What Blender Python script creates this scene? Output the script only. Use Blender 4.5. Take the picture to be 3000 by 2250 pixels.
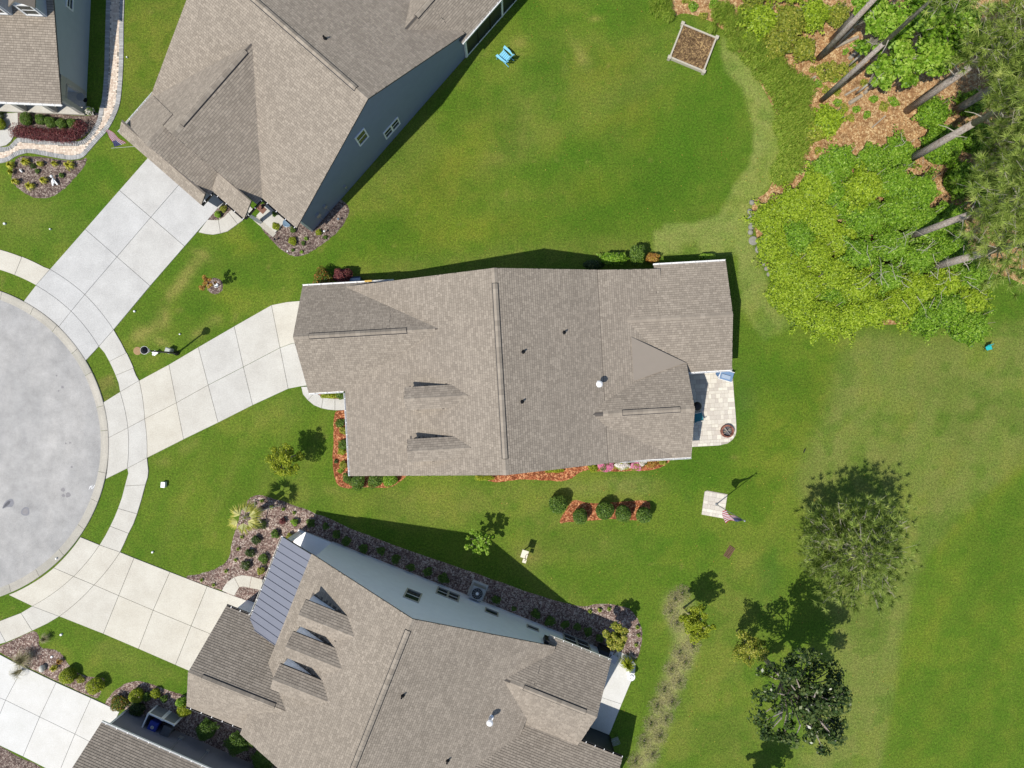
import bpy, bmesh, math, random
import numpy as np
from mathutils import Vector, Matrix

for o in list(bpy.data.objects):
    bpy.data.objects.remove(o, do_unlink=True)
scene = bpy.context.scene
COL = scene.collection
R = random.Random(7)
rad = math.radians

# ------------------------------------------------------------------ camera, sky, sun, exposure
CAM_H = 47.25            # drone height in metres
MPP = 0.0225             # metres on the ground for one pixel of the 3000 px wide photograph
cam = bpy.data.cameras.new('camera')
cam.sensor_width = 36.0
cam.lens = 36.0 * (CAM_H / MPP) / 3000.0
cam.clip_end = 2000.0
cam_o = bpy.data.objects.new('camera', cam)
cam_o.location = (0, 0, CAM_H)
COL.objects.link(cam_o)
scene.camera = cam_o

SUN_EL, SUN_AZ = 60.0, 37.5      # shadows fall towards +x (37.5 degrees up from it)
world = bpy.data.worlds.new('World')
scene.world = world
world.use_nodes = True
wn = world.node_tree.nodes
wl = world.node_tree.links
wn.clear()
sky = wn.new('ShaderNodeTexSky')
sky.sky_type = 'NISHITA'
sky.sun_disc = False
sky.sun_elevation = rad(SUN_EL)
sky.sun_rotation = math.atan2(-math.cos(rad(SUN_AZ)), -math.sin(rad(SUN_AZ)))
sky.air_density = 1.0
sky.dust_density = 0.6
sky.ozone_density = 1.0
bg = wn.new('ShaderNodeBackground')
bg.inputs['Strength'].default_value = 0.11
wo = wn.new('ShaderNodeOutputWorld')
wl.new(sky.outputs[0], bg.inputs[0])
wl.new(bg.outputs[0], wo.inputs[0])

sun = bpy.data.lights.new('sun', 'SUN')
sun.energy = 4.0
sun.angle = rad(0.53)
sun.color = (1.0, 0.95, 0.87)
sun_o = bpy.data.objects.new('sun', sun)
ldir = Vector((math.cos(rad(SUN_EL)) * math.cos(rad(SUN_AZ)), math.cos(rad(SUN_EL)) * math.sin(rad(SUN_AZ)), -math.sin(rad(SUN_EL))))
sun_o.rotation_euler = ldir.to_track_quat('-Z', 'Y').to_euler()
sun_o.location = (-30, -25, 80)
COL.objects.link(sun_o)
scene.view_settings.view_transform = 'Standard'
scene.view_settings.look = 'None'
scene.view_settings.exposure = 0.2
scene.view_settings.gamma = 1.0
scene.view_settings.use_curve_mapping = False
try:
    scene.cycles.max_bounces = 6
    scene.cycles.transparent_max_bounces = 6
except Exception:
    pass

# ------------------------------------------------------------------ measuring helpers
def P2(px, py, h=0.0):
    """photo pixel of a point that stands h metres above the ground -> x, y in metres"""
    k = (CAM_H - h) * MPP / CAM_H
    return ((px - 1500.0) * k, -(py - 1125.0) * k)

def P3(px, py, h=0.0, z=None):
    x, y = P2(px, py, h)
    return Vector((x, y, h if z is None else z))

def smooth(pts, n=5, closed=True):
    out = []
    m = len(pts)
    rng = range(m if closed else m - 1)
    for i in rng:
        if closed:
            p0, p1, p2, p3 = pts[(i - 1) % m], pts[i], pts[(i + 1) % m], pts[(i + 2) % m]
        else:
            p0, p1, p2, p3 = pts[max(i - 1, 0)], pts[i], pts[i + 1], pts[min(i + 2, m - 1)]
        for k in range(n):
            t = k / n
            t2, t3 = t * t, t * t * t
            out.append(tuple(0.5 * (2 * p1[j] + (p2[j] - p0[j]) * t + (2 * p0[j] - 5 * p1[j] + 4 * p2[j] - p3[j]) * t2 + (-p0[j] + 3 * p1[j] - 3 * p2[j] + p3[j]) * t3) for j in range(2)))
    if not closed:
        out.append(tuple(pts[-1]))
    return out

def area2(p):
    return 0.5 * sum(p[i][0] * p[(i + 1) % len(p)][1] - p[(i + 1) % len(p)][0] * p[i][1] for i in range(len(p)))

def inset(poly, d):
    """shrink a 2D polygon (either winding) by d"""
    p = list(poly)
    if area2(p) < 0:
        p.reverse()
    n = len(p)
    out = []
    for i in range(n):
        a, b, c = p[i - 1], p[i], p[(i + 1) % n]
        d1 = (b[0] - a[0], b[1] - a[1]); l1 = math.hypot(*d1) or 1e-9
        d2 = (c[0] - b[0], c[1] - b[1]); l2 = math.hypot(*d2) or 1e-9
        n1 = (-d1[1] / l1, d1[0] / l1); n2 = (-d2[1] / l2, d2[0] / l2)
        bx, by = n1[0] + n2[0], n1[1] + n2[1]
        q = bx * bx + by * by
        s = min(2.0 / q if q > 1e-6 else 1.0, 2.0)
        out.append((b[0] + bx * d * s, b[1] + by * d * s))
    return out

def inside(pt, poly):
    x, y = pt
    c = False
    j = len(poly) - 1
    for i in range(len(poly)):
        xi, yi = poly[i]; xj, yj = poly[j]
        if (yi > y) != (yj > y) and x < (xj - xi) * (y - yi) / (yj - yi) + xi:
            c = not c
        j = i
    return c

# ------------------------------------------------------------------ object helpers
class MB:
    def __init__(self):
        self.v = []; self.f = []; self.m = []; self.t = []
    def add(self, vs, fs, mi=0, tone=0.5):
        b = len(self.v)
        self.v.extend(tuple(p) for p in vs)
        for f in fs:
            self.f.append(tuple(i + b for i in f)); self.m.append(mi); self.t.append(tone)
        return self
    def box(self, x0, x1, y0, y1, z0, z1, mi=0, tone=0.5, M=None):
        vs = [(x0, y0, z0), (x1, y0, z0), (x1, y1, z0), (x0, y1, z0), (x0, y0, z1), (x1, y0, z1), (x1, y1, z1), (x0, y1, z1)]
        if M is not None:
            vs = [tuple(M @ Vector(p)) for p in vs]
        return self.add(vs, [(0, 3, 2, 1), (4, 5, 6, 7), (0, 1, 5, 4), (1, 2, 6, 5), (2, 3, 7, 6), (3, 0, 4, 7)], mi, tone)
    def hexa(self, lower, upper, mi=0, tone=0.5):
        n = len(lower)
        fs = [tuple(range(n - 1, -1, -1)), tuple(range(n, 2 * n))] + [(i, (i + 1) % n, n + (i + 1) % n, n + i) for i in range(n)]
        return self.add(list(lower) + list(upper), fs, mi, tone)
    def prism(self, poly, z0, z1, mi=0, tone=0.5):
        p = list(poly)
        if area2(p) < 0:
            p.reverse()
        return self.hexa([(x, y, z0) for x, y in p], [(x, y, z1) for x, y in p], mi, tone)
    def dome(self, poly, z0, z1, d, mi=0, tone=0.5):
        p = list(poly)
        if area2(p) < 0:
            p.reverse()
        q = inset(p, d)
        n = len(p)
        vs = [(x, y, z0) for x, y in p] + [(x, y, z1) for x, y in q]
        return self.add(vs, [tuple(range(n, 2 * n))] + [(i, (i + 1) % n, n + (i + 1) % n, n + i) for i in range(n)], mi, tone)
    def tube(self, a, b, r0, r1=None, n=8, mi=0, tone=0.5, caps=True):
        r1 = r0 if r1 is None else r1
        a = Vector(a); b = Vector(b)
        d = (b - a)
        if d.length < 1e-6:
            return self
        d.normalize()
        u = d.orthogonal().normalized(); w = d.cross(u)
        vs = []
        for c, r in ((a, r0), (b, r1)):
            for i in range(n):
                an = 2 * math.pi * i / n
                vs.append(c + u * (r * math.cos(an)) + w * (r * math.sin(an)))
        fs = [(i, (i + 1) % n, n + (i + 1) % n, n + i) for i in range(n)]
        if caps:
            fs += [tuple(range(n - 1, -1, -1)), tuple(range(n, 2 * n))]
        return self.add(vs, fs, mi, tone)
    def path(self, pts, radii, n=7, mi=0, tone=0.5):
        for i in range(len(pts) - 1):
            self.tube(pts[i], pts[i + 1], radii[i], radii[i + 1], n, mi, tone)
        return self
    def lathe(self, prof, n=16, c=(0, 0, 0), mi=0, tone=0.5):
        vs = []
        for r, z in prof:
            for i in range(n):
                an = 2 * math.pi * i / n
                vs.append((c[0] + r * math.cos(an), c[1] + r * math.sin(an), c[2] + z))
        fs = []
        for k in range(len(prof) - 1):
            for i in range(n):
                fs.append((k * n + i, k * n + (i + 1) % n, (k + 1) * n + (i + 1) % n, (k + 1) * n + i))
        fs.append(tuple(range(n - 1, -1, -1)))
        fs.append(tuple(range((len(prof) - 1) * n, len(prof) * n)))
        return self.add(vs, fs, mi, tone)
    def ball(self, c, r, seg=10, rings=7, sq=(1, 1, 1), mi=0, tone=0.5, rough=0.0, seed=0):
        rr = random.Random(seed)
        vs = [(c[0], c[1], c[2] - r * sq[2])]
        for k in range(1, rings):
            ph = math.pi * k / rings
            for i in range(seg):
                an = 2 * math.pi * i / seg
                q = r * (1 + rr.uniform(-rough, rough))
                vs.append((c[0] + q * sq[0] * math.sin(ph) * math.cos(an), c[1] + q * sq[1] * math.sin(ph) * math.sin(an), c[2] - q * sq[2] * math.cos(ph)))
        vs.append((c[0], c[1], c[2] + r * sq[2]))
        fs = [(0, 1 + (i + 1) % seg, 1 + i) for i in range(seg)]
        for k in range(rings - 2):
            for i in range(seg):
                fs.append((1 + k * seg + i, 1 + k * seg + (i + 1) % seg, 1 + (k + 1) * seg + (i + 1) % seg, 1 + (k + 1) * seg + i))
        top = len(vs) - 1; b = 1 + (rings - 2) * seg
        fs += [(b + i, b + (i + 1) % seg, top) for i in range(seg)]
        return self.add(vs, fs, mi, tone)
    def mesh(self, name, mats, smooth_=False):
        me = bpy.data.meshes.new(name)
        me.from_pydata([tuple(p) for p in self.v], [], self.f)
        if not isinstance(mats, (list, tuple)):
            mats = [mats]
        for m in mats:
            me.materials.append(m)
        if len(mats) > 1:
            me.polygons.foreach_set('material_index', self.m)
        at = me.attributes.new('tone', 'FLOAT', 'FACE')
        at.data.foreach_set('value', self.t)
        if smooth_:
            me.polygons.foreach_set('use_smooth', [True] * len(me.polygons))
        me.update()
        return me

def link(name, me, parent=None, loc=None, rotz=0.0):
    o = bpy.data.objects.new(name, me)
    COL.objects.link(o)
    if parent is not None:
        o.parent = parent
    if loc is not None:
        o.location = loc
    if rotz:
        o.rotation_euler = (0, 0, rotz)
    return o

def part(name, mb, mats, parent, smooth_=False, **kw):
    return link(name, mb.mesh(name, mats, smooth_), parent, **kw)

def tag(o, label=None, cat=None, group=None, kind=None):
    if label: o['label'] = label
    if cat: o['category'] = cat
    if group: o['group'] = group
    if kind: o['kind'] = kind
    return o

def thing(name, label, cat, loc=(0, 0, 0), rotz=0.0, group=None):
    o = bpy.data.objects.new(name, None)
    o.empty_display_size = 0.3
    COL.objects.link(o)
    o.location = loc
    o.rotation_euler = (0, 0, rotz)
    return tag(o, label, cat, group)

def copy_tree(o, parent=None):
    c = o.copy()
    COL.objects.link(c)
    if parent is not None:
        c.parent = parent
    for ch in o.children:
        copy_tree(ch, c)
    return c

ORD = ['first', 'second', 'third', 'fourth', 'fifth', 'sixth', 'seventh', 'eighth', 'ninth', 'tenth', 'eleventh', 'twelfth', 'thirteenth', 'fourteenth', 'fifteenth', 'sixteenth', 'seventeenth', 'eighteenth', 'nineteenth', 'twentieth', 'twenty-first', 'twenty-second', 'twenty-third', 'twenty-fourth', 'twenty-fifth', 'twenty-sixth', 'twenty-seventh', 'twenty-eighth']

# ------------------------------------------------------------------ materials
def newmat(name):
    m = bpy.data.materials.new(name)
    m.use_nodes = True
    nt = m.node_tree
    b = nt.nodes['Principled BSDF']
    return m, nt, b

def N(nt, t, **kw):
    n = nt.nodes.new(t)
    for k, v in kw.items():
        if k in n.inputs:
            n.inputs[k].default_value = v
        else:
            setattr(n, k, v)
    return n

def mixc(nt, fac, a, b, blend='MIX'):
    n = nt.nodes.new('ShaderNodeMix')
    n.data_type = 'RGBA'
    n.blend_type = blend
    fs, A, B = n.inputs[0], n.inputs[6], n.inputs[7]
    for sock, val in ((fs, fac), (A, a), (B, b)):
        if isinstance(val, bpy.types.NodeSocket):
            nt.links.new(val, sock)
        elif sock is fs:
            sock.default_value = val
        else:
            sock.default_value = (*val[:3], 1)
    return n.outputs[2]

def noise(nt, scale, detail=4, rough=0.6, coords=None, stretch=None):
    n = N(nt, 'ShaderNodeTexNoise')
    n.inputs['Scale'].default_value = scale
    n.inputs['Detail'].default_value = detail
    n.inputs['Roughness'].default_value = rough
    if coords is None:
        g = nt.nodes.new('ShaderNodeNewGeometry')
        coords = g.outputs['Position']
    if stretch:
        mp = nt.nodes.new('ShaderNodeMapping')
        mp.inputs['Rotation'].default_value = (0, 0, stretch[1])
        mp.inputs['Scale'].default_value = stretch[0]
        nt.links.new(coords, mp.inputs[0])
        coords = mp.outputs[0]
    nt.links.new(coords, n.inputs['Vector'])
    return n.outputs['Fac']

def ramp(nt, fac, p0, p1, c0=(0, 0, 0), c1=(1, 1, 1)):
    r = nt.nodes.new('ShaderNodeValToRGB')
    r.color_ramp.elements[0].position = p0
    r.color_ramp.elements[1].position = p1
    r.color_ramp.elements[0].color = (*c0, 1)
    r.color_ramp.elements[1].color = (*c1, 1)
    nt.links.new(fac, r.inputs[0])
    return r.outputs[0]

def bump(nt, b, h, strength, dist):
    n = nt.nodes.new('ShaderNodeBump')
    n.inputs['Strength'].default_value = strength
    n.inputs['Distance'].default_value = dist
    nt.links.new(h, n.inputs['Height'])
    nt.links.new(n.outputs[0], b.inputs['Normal'])

def plain(name, c, rough=0.6, var=0.12, scale=6.0, metal=0.0, spec=0.4, bmp=0.0):
    m, nt, b = newmat(name)
    f = noise(nt, scale, 5)
    d = tuple(x * (1 - var) for x in c); l = tuple(min(x * (1 + var), 1) for x in c)
    nt.links.new(mixc(nt, f, d, l), b.inputs['Base Color'])
    b.inputs['Roughness'].default_value = rough
    b.inputs['Metallic'].default_value = metal
    b.inputs['Specular IOR Level'].default_value = spec
    if bmp:
        bump(nt, b, noise(nt, scale * 8, 3), bmp, 0.01)
    return m

def toned(name, dark, light, rough=0.85, grain=60.0, gvar=0.25, bmp=0.3, big=0.0):
    """colour between dark and light by the piece's own tone value"""
    m, nt, b = newmat(name)
    at = N(nt, 'ShaderNodeAttribute', attribute_name='tone')
    c = mixc(nt, at.outputs['Fac'], dark, light)
    g = noise(nt, grain, 3, 0.7)
    c = mixc(nt, gvar, c, ramp(nt, g, 0.25, 0.75), 'OVERLAY')
    if big:
        g2 = noise(nt, 0.35, 4, 0.6)
        c = mixc(nt, big, c, ramp(nt, g2, 0.3, 0.7), 'OVERLAY')
    nt.links.new(c, b.inputs['Base Color'])
    b.inputs['Roughness'].default_value = rough
    b.inputs['Specular IOR Level'].default_value = 0.25
    if bmp:
        bump(nt, b, g, bmp, 0.01)
    return m

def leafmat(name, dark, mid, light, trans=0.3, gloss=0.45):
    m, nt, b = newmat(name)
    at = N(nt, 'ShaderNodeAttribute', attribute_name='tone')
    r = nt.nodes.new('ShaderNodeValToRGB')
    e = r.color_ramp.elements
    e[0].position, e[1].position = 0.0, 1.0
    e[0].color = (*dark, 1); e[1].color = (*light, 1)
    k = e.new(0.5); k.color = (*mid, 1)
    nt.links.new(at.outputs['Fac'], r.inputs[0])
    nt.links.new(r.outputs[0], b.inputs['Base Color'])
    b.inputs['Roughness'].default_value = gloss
    b.inputs['Specular IOR Level'].default_value = 0.3
    tr = nt.nodes.new('ShaderNodeBsdfTranslucent')
    nt.links.new(r.outputs[0], tr.inputs['Color'])
    mx = nt.nodes.new('ShaderNodeMixShader')
    mx.inputs[0].default_value = trans
    nt.links.new(b.outputs[0], mx.inputs[1])
    nt.links.new(tr.outputs[0], mx.inputs[2])
    nt.links.new(mx.outputs[0], nt.nodes['Material Output'].inputs[0])
    return m

M = {}
# lawn: colour comes from the sod itself (colour attribute) and fine blade noise
def lawn_mat():
    m, nt, b = newmat('lawn')
    at = N(nt, 'ShaderNodeAttribute', attribute_name='sod')
    f1 = noise(nt, 7.0, 7, 0.8)
    f2 = noise(nt, 0.9, 6, 0.7)
    f3 = noise(nt, 16.0, 4, 0.75)
    f4 = noise(nt, 2.6, 5, 0.7)
    c = mixc(nt, 0.55, at.outputs['Color'], ramp(nt, f1, 0.3, 0.7), 'OVERLAY')
    c = mixc(nt, 0.5, c, ramp(nt, f3, 0.34, 0.66), 'OVERLAY')
    c = mixc(nt, ramp(nt, f4, 0.56, 0.72, (0, 0, 0), (0.22, 0.22, 0.22)), c, (0.21, 0.21, 0.062))
    c = mixc(nt, ramp(nt, f4, 0.28, 0.42, (0.25, 0.25, 0.25), (0, 0, 0)), c, (0.07, 0.15, 0.016))
    tint = mixc(nt, ramp(nt, f2, 0.35, 0.68), (0.615, 0.765, 0.375), (0.81, 0.82, 0.54))
    c = mixc(nt, 1.0, c, tint, 'MULTIPLY')
    nt.links.new(c, b.inputs['Base Color'])
    b.inputs['Roughness'].default_value = 0.9
    b.inputs['Specular IOR Level'].default_value = 0.15
    bump(nt, b, f1, 0.6, 0.05)
    return m
M['lawn'] = lawn_mat()

def concrete_mat(name, c, warm):
    m, nt, b = newmat(name)
    at = N(nt, 'ShaderNodeAttribute', attribute_name='tone')
    base = mixc(nt, at.outputs['Fac'], c, warm)
    f1 = noise(nt, 0.7, 6, 0.65)
    f2 = noise(nt, 14.0, 4, 0.6)
    base = mixc(nt, 0.12, base, ramp(nt, f1, 0.3, 0.75), 'OVERLAY')
    base = mixc(nt, 0.12, base, ramp(nt, f2, 0.3, 0.7), 'OVERLAY')
    f3 = noise(nt, 1.6, 5, 0.7)
    base = mixc(nt, ramp(nt, f3, 0.68, 0.84, (0, 0, 0), (0.22, 0.22, 0.22)), base, (0.4, 0.38, 0.34))
    nt.links.new(base, b.inputs['Base Color'])
    b.inputs['Roughness'].default_value = 0.85
    b.inputs['Specular IOR Level'].default_value = 0.2
    bump(nt, b, f2, 0.15, 0.01)
    return m
M['concrete'] = concrete_mat('concrete', (0.50, 0.495, 0.475), (0.565, 0.53, 0.445))
M['kerb'] = concrete_mat('kerb_concrete', (0.39, 0.37, 0.315), (0.44, 0.41, 0.35))
M['bright'] = concrete_mat('bright_concrete', (0.62, 0.615, 0.585), (0.64, 0.62, 0.57))
M['joint'] = plain('joint_sand', (0.24, 0.22, 0.185), 0.95)

def asphalt_mat():
    m, nt, b = newmat('road_asphalt')
    f1 = noise(nt, 0.28, 7, 0.65, stretch=((1.0, 0.35, 1.0), rad(24)))
    f2 = noise(nt, 0.9, 6, 0.7)
    f3 = noise(nt, 45.0, 2, 0.6)
    c = mixc(nt, ramp(nt, f1, 0.35, 0.7), (0.318, 0.314, 0.306), (0.44, 0.425, 0.40))
    c = mixc(nt, 0.18, c, ramp(nt, f2, 0.3, 0.72), 'OVERLAY')
    c = mixc(nt, 0.22, c, ramp(nt, f3, 0.3, 0.7), 'OVERLAY')
    nt.links.new(c, b.inputs['Base Color'])
    b.inputs['Roughness'].default_value = 0.9
    b.inputs['Specular IOR Level'].default_value = 0.2
    bump(nt, b, f3, 0.3, 0.01)
    return m
M['road'] = asphalt_mat()

def mulch_mat(name, a, b_, c_, scale=16.0):
    m, nt, b = newmat(name)
    g = nt.nodes.new('ShaderNodeNewGeometry')
    vo = N(nt, 'ShaderNodeTexVoronoi')
    vo.inputs['Scale'].default_value = scale
    mp = nt.nodes.new('ShaderNodeMapping')
    nz = nt.nodes.new('ShaderNodeTexNoise'); nz.inputs['Scale'].default_value = 5.0
    nt.links.new(g.outputs['Position'], nz.inputs['Vector'])
    ad = nt.nodes.new('ShaderNodeVectorMath'); ad.operation = 'MULTIPLY_ADD'
    ad.inputs[1].default_value = (0.25, 0.25, 0.0)
    nt.links.new(nz.outputs['Color'], ad.inputs[0])
    nt.links.new(g.outputs['Position'], ad.inputs[2])
    nt.links.new(ad.outputs[0], vo.inputs['Vector'])
    sep = nt.nodes.new('ShaderNodeSeparateColor')
    nt.links.new(vo.outputs['Color'], sep.inputs[0])
    c = mixc(nt, ramp(nt, sep.outputs[0], 0.15, 0.85), a, b_)
    c = mixc(nt, ramp(nt, sep.outputs[1], 0.72, 0.78), c, c_)
    f = noise(nt, 1.3, 5, 0.7)
    c = mixc(nt, 0.35, c, ramp(nt, f, 0.3, 0.7), 'OVERLAY')
    nt.links.new(c, b.inputs['Base Color'])
    b.inputs['Roughness'].default_value = 0.95
    b.inputs['Specular IOR Level'].default_value = 0.1
    bump(nt, b, sep.outputs[2], 0.9, 0.05)
    return m
M['mulch_grey'] = mulch_mat('mulch_grey_brown', (0.085, 0.058, 0.05), (0.205, 0.15, 0.128), (0.32, 0.265, 0.22))
M['mulch_pink'] = mulch_mat('mulch_pinkish', (0.11, 0.068, 0.058), (0.285, 0.20, 0.165), (0.45, 0.37, 0.31))
M['mulch_red'] = mulch_mat('mulch_red', (0.16, 0.05, 0.022), (0.40, 0.135, 0.06), (0.55, 0.27, 0.13), 14.0)
M['straw'] = mulch_mat('pine_straw', (0.26, 0.135, 0.06), (0.44, 0.265, 0.125), (0.54, 0.38, 0.20), 12.0)
M['dry_bed'] = mulch_mat('dry_grass_bed', (0.19, 0.17, 0.10), (0.31, 0.27, 0.17), (0.40, 0.35, 0.23), 9.0)
M['soil'] = mulch_mat('soil', (0.10, 0.06, 0.03), (0.21, 0.135, 0.07), (0.33, 0.22, 0.10), 14.0)

M['shingle'] = toned('shingle_granules', (0.150, 0.126, 0.100), (0.372, 0.320, 0.258), 0.9, 70.0, 0.22, 0.4, 0.06)
M['deck'] = plain('roof_deck_edge', (0.10, 0.088, 0.078), 0.9)
M['vent_black'] = plain('black_plastic', (0.018, 0.018, 0.02), 0.5)
M['membrane'] = plain('tan_membrane', (0.272, 0.233, 0.19), 0.75, 0.06, 2.0)
M['white'] = plain('white_paint', (0.80, 0.80, 0.79), 0.45, 0.04)
M['offwhite'] = plain('offwhite_paint', (0.62, 0.60, 0.53), 0.5, 0.05)
M['trim'] = plain('beige_trim', (0.40, 0.385, 0.34), 0.6, 0.05)
M['glass'] = plain('window_glass', (0.025, 0.035, 0.035), 0.08, 0.2, 2.0, 0.0, 0.6)
M['screen'] = plain('insect_screen', (0.012, 0.02, 0.025), 0.5, 0.2)
M['metal_dark'] = plain('dark_metal', (0.02, 0.021, 0.025), 0.45, 0.15, 5, 0.6)
M['metal_grey'] = plain('grey_metal', (0.36, 0.37, 0.38), 0.4, 0.1, 5, 0.5)
M['pvc'] = plain('white_pvc', (0.82, 0.82, 0.82), 0.4, 0.03)

def siding(name, c):
    m, nt, b = newmat(name)
    g = nt.nodes.new('ShaderNodeNewGeometry')
    sp = nt.nodes.new('ShaderNodeSeparateXYZ')
    nt.links.new(g.outputs['Position'], sp.inputs[0])
    mo = nt.nodes.new('ShaderNodeMath'); mo.operation = 'MULTIPLY'; mo.inputs[1].default_value = 1 / 0.18
    fr = nt.nodes.new('ShaderNodeMath'); fr.operation = 'FRACT'
    nt.links.new(sp.outputs[2], mo.inputs[0]); nt.links.new(mo.outputs[0], fr.inputs[0])
    f = noise(nt, 2.0, 5)
    d = tuple(x * 0.9 for x in c); l = tuple(min(x * 1.08, 1) for x in c)
    nt.links.new(mixc(nt, f, d, l), b.inputs['Base Color'])
    b.inputs['Roughness'].default_value = 0.6
    b.inputs['Specular IOR Level'].default_value = 0.3
    bump(nt, b, fr.outputs[0], 0.35, 0.015)
    return m
M['siding_slate'] = siding('siding_slate_blue', (0.22, 0.255, 0.36))
M['siding_pale'] = siding('siding_pale_blue', (0.80, 0.85, 0.94))
M['siding_grey'] = siding('siding_dark_grey', (0.19, 0.19, 0.22))
M['siding_sage'] = siding('siding_sage_grey', (0.42, 0.46, 0.50))
M['siding_cream'] = siding('siding_cream', (0.62, 0.60, 0.54))
M['standing_seam'] = plain('standing_seam_metal', (0.25, 0.255, 0.29), 0.38, 0.06, 1.5, 0.35)
def bark_mat():
    m, nt, b = newmat('pine_bark')
    f = noise(nt, 14.0, 6, 0.7, stretch=((1.0, 1.0, 0.35), 0.0))
    g = noise(nt, 2.2, 4, 0.6)
    c = mixc(nt, ramp(nt, f, 0.36, 0.64), (0.19, 0.155, 0.135), (0.47, 0.42, 0.375))
    c = mixc(nt, ramp(nt, g, 0.4, 0.75, (0, 0, 0), (0.5, 0.5, 0.5)), c, (0.36, 0.27, 0.20))
    nt.links.new(c, b.inputs['Base Color'])
    b.inputs['Roughness'].default_value = 0.95
    b.inputs['Specular IOR Level'].default_value = 0.1
    bump(nt, b, f, 0.9, 0.04)
    return m
M['bark'] = bark_mat()
M['bark_pale'] = plain('pale_branch', (0.36, 0.33, 0.27), 0.9, 0.3, 12.0, 0, 0.1)
M['log'] = plain('weathered_log', (0.36, 0.31, 0.24), 0.95, 0.35, 10.0, 0, 0.1, 0.4)
M['timber'] = plain('weathered_timber', (0.46, 0.42, 0.34), 0.9, 0.2, 8.0, 0, 0.1, 0.3)
M['stone'] = plain('field_stone', (0.26, 0.255, 0.22), 0.95, 0.35, 7.0, 0, 0.1, 0.5)
# foliage
M['lf_green'] = leafmat('leaf_green', (0.030, 0.070, 0.010), (0.095, 0.18, 0.022), (0.22, 0.33, 0.05))
M['lf_dark'] = leafmat('leaf_dark', (0.014, 0.032, 0.008), (0.048, 0.088, 0.018), (0.16, 0.20, 0.06), 0.25, 0.3)
M['lf_yellow'] = leafmat('leaf_yellow_green', (0.09, 0.15, 0.008), (0.31, 0.38, 0.02), (0.55, 0.58, 0.06), 0.4)
M['lf_bright'] = leafmat('leaf_bright_green', (0.04, 0.11, 0.007), (0.24, 0.44, 0.028), (0.52, 0.68, 0.12), 0.45)
M['lf_lime'] = leafmat('leaf_lime_strap', (0.16, 0.20, 0.012), (0.52, 0.52, 0.04), (0.80, 0.74, 0.14), 0.35)
M['lf_vine'] = leafmat('leaf_vine', (0.06, 0.13, 0.006), (0.38, 0.53, 0.03), (0.64, 0.74, 0.10), 0.45)
M['lf_scrub'] = leafmat('leaf_scrub', (0.07, 0.11, 0.010), (0.32, 0.37, 0.04), (0.62, 0.55, 0.11), 0.42)
M['lf_fern'] = leafmat('leaf_fern', (0.09, 0.17, 0.016), (0.33, 0.49, 0.055), (0.58, 0.66, 0.12), 0.5, 0.6)
M['lf_pine'] = leafmat('pine_needles', (0.10, 0.15, 0.022), (0.40, 0.52, 0.11), (0.70, 0.74, 0.25), 0.45, 0.5)
M['lf_red'] = leafmat('leaf_burgundy', (0.05, 0.012, 0.016), (0.18, 0.045, 0.05), (0.34, 0.13, 0.10), 0.3)
M['lf_mixed'] = leafmat('leaf_red_tipped', (0.03, 0.075, 0.010), (0.13, 0.20, 0.02), (0.42, 0.13, 0.035), 0.3)
M['lf_dry'] = leafmat('dry_grass', (0.14, 0.135, 0.06), (0.34, 0.31, 0.17), (0.56, 0.50, 0.30), 0.3, 0.7)
M['lf_pink'] = leafmat('azalea_pink', (0.30, 0.04, 0.12), (0.68, 0.15, 0.32), (0.85, 0.42, 0.55), 0.3)
M['lf_white'] = leafmat('azalea_white', (0.16, 0.19, 0.05), (0.70, 0.60, 0.56), (0.86, 0.84, 0.78), 0.3)
M['lf_bronze'] = leafmat('leaf_bronze', (0.14, 0.05, 0.015), (0.44, 0.20, 0.045), (0.58, 0.48, 0.09), 0.3)
M['lf_palm'] = leafmat('palm_frond', (0.06, 0.09, 0.012), (0.34, 0.36, 0.05), (0.66, 0.60, 0.16), 0.35, 0.4)

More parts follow.
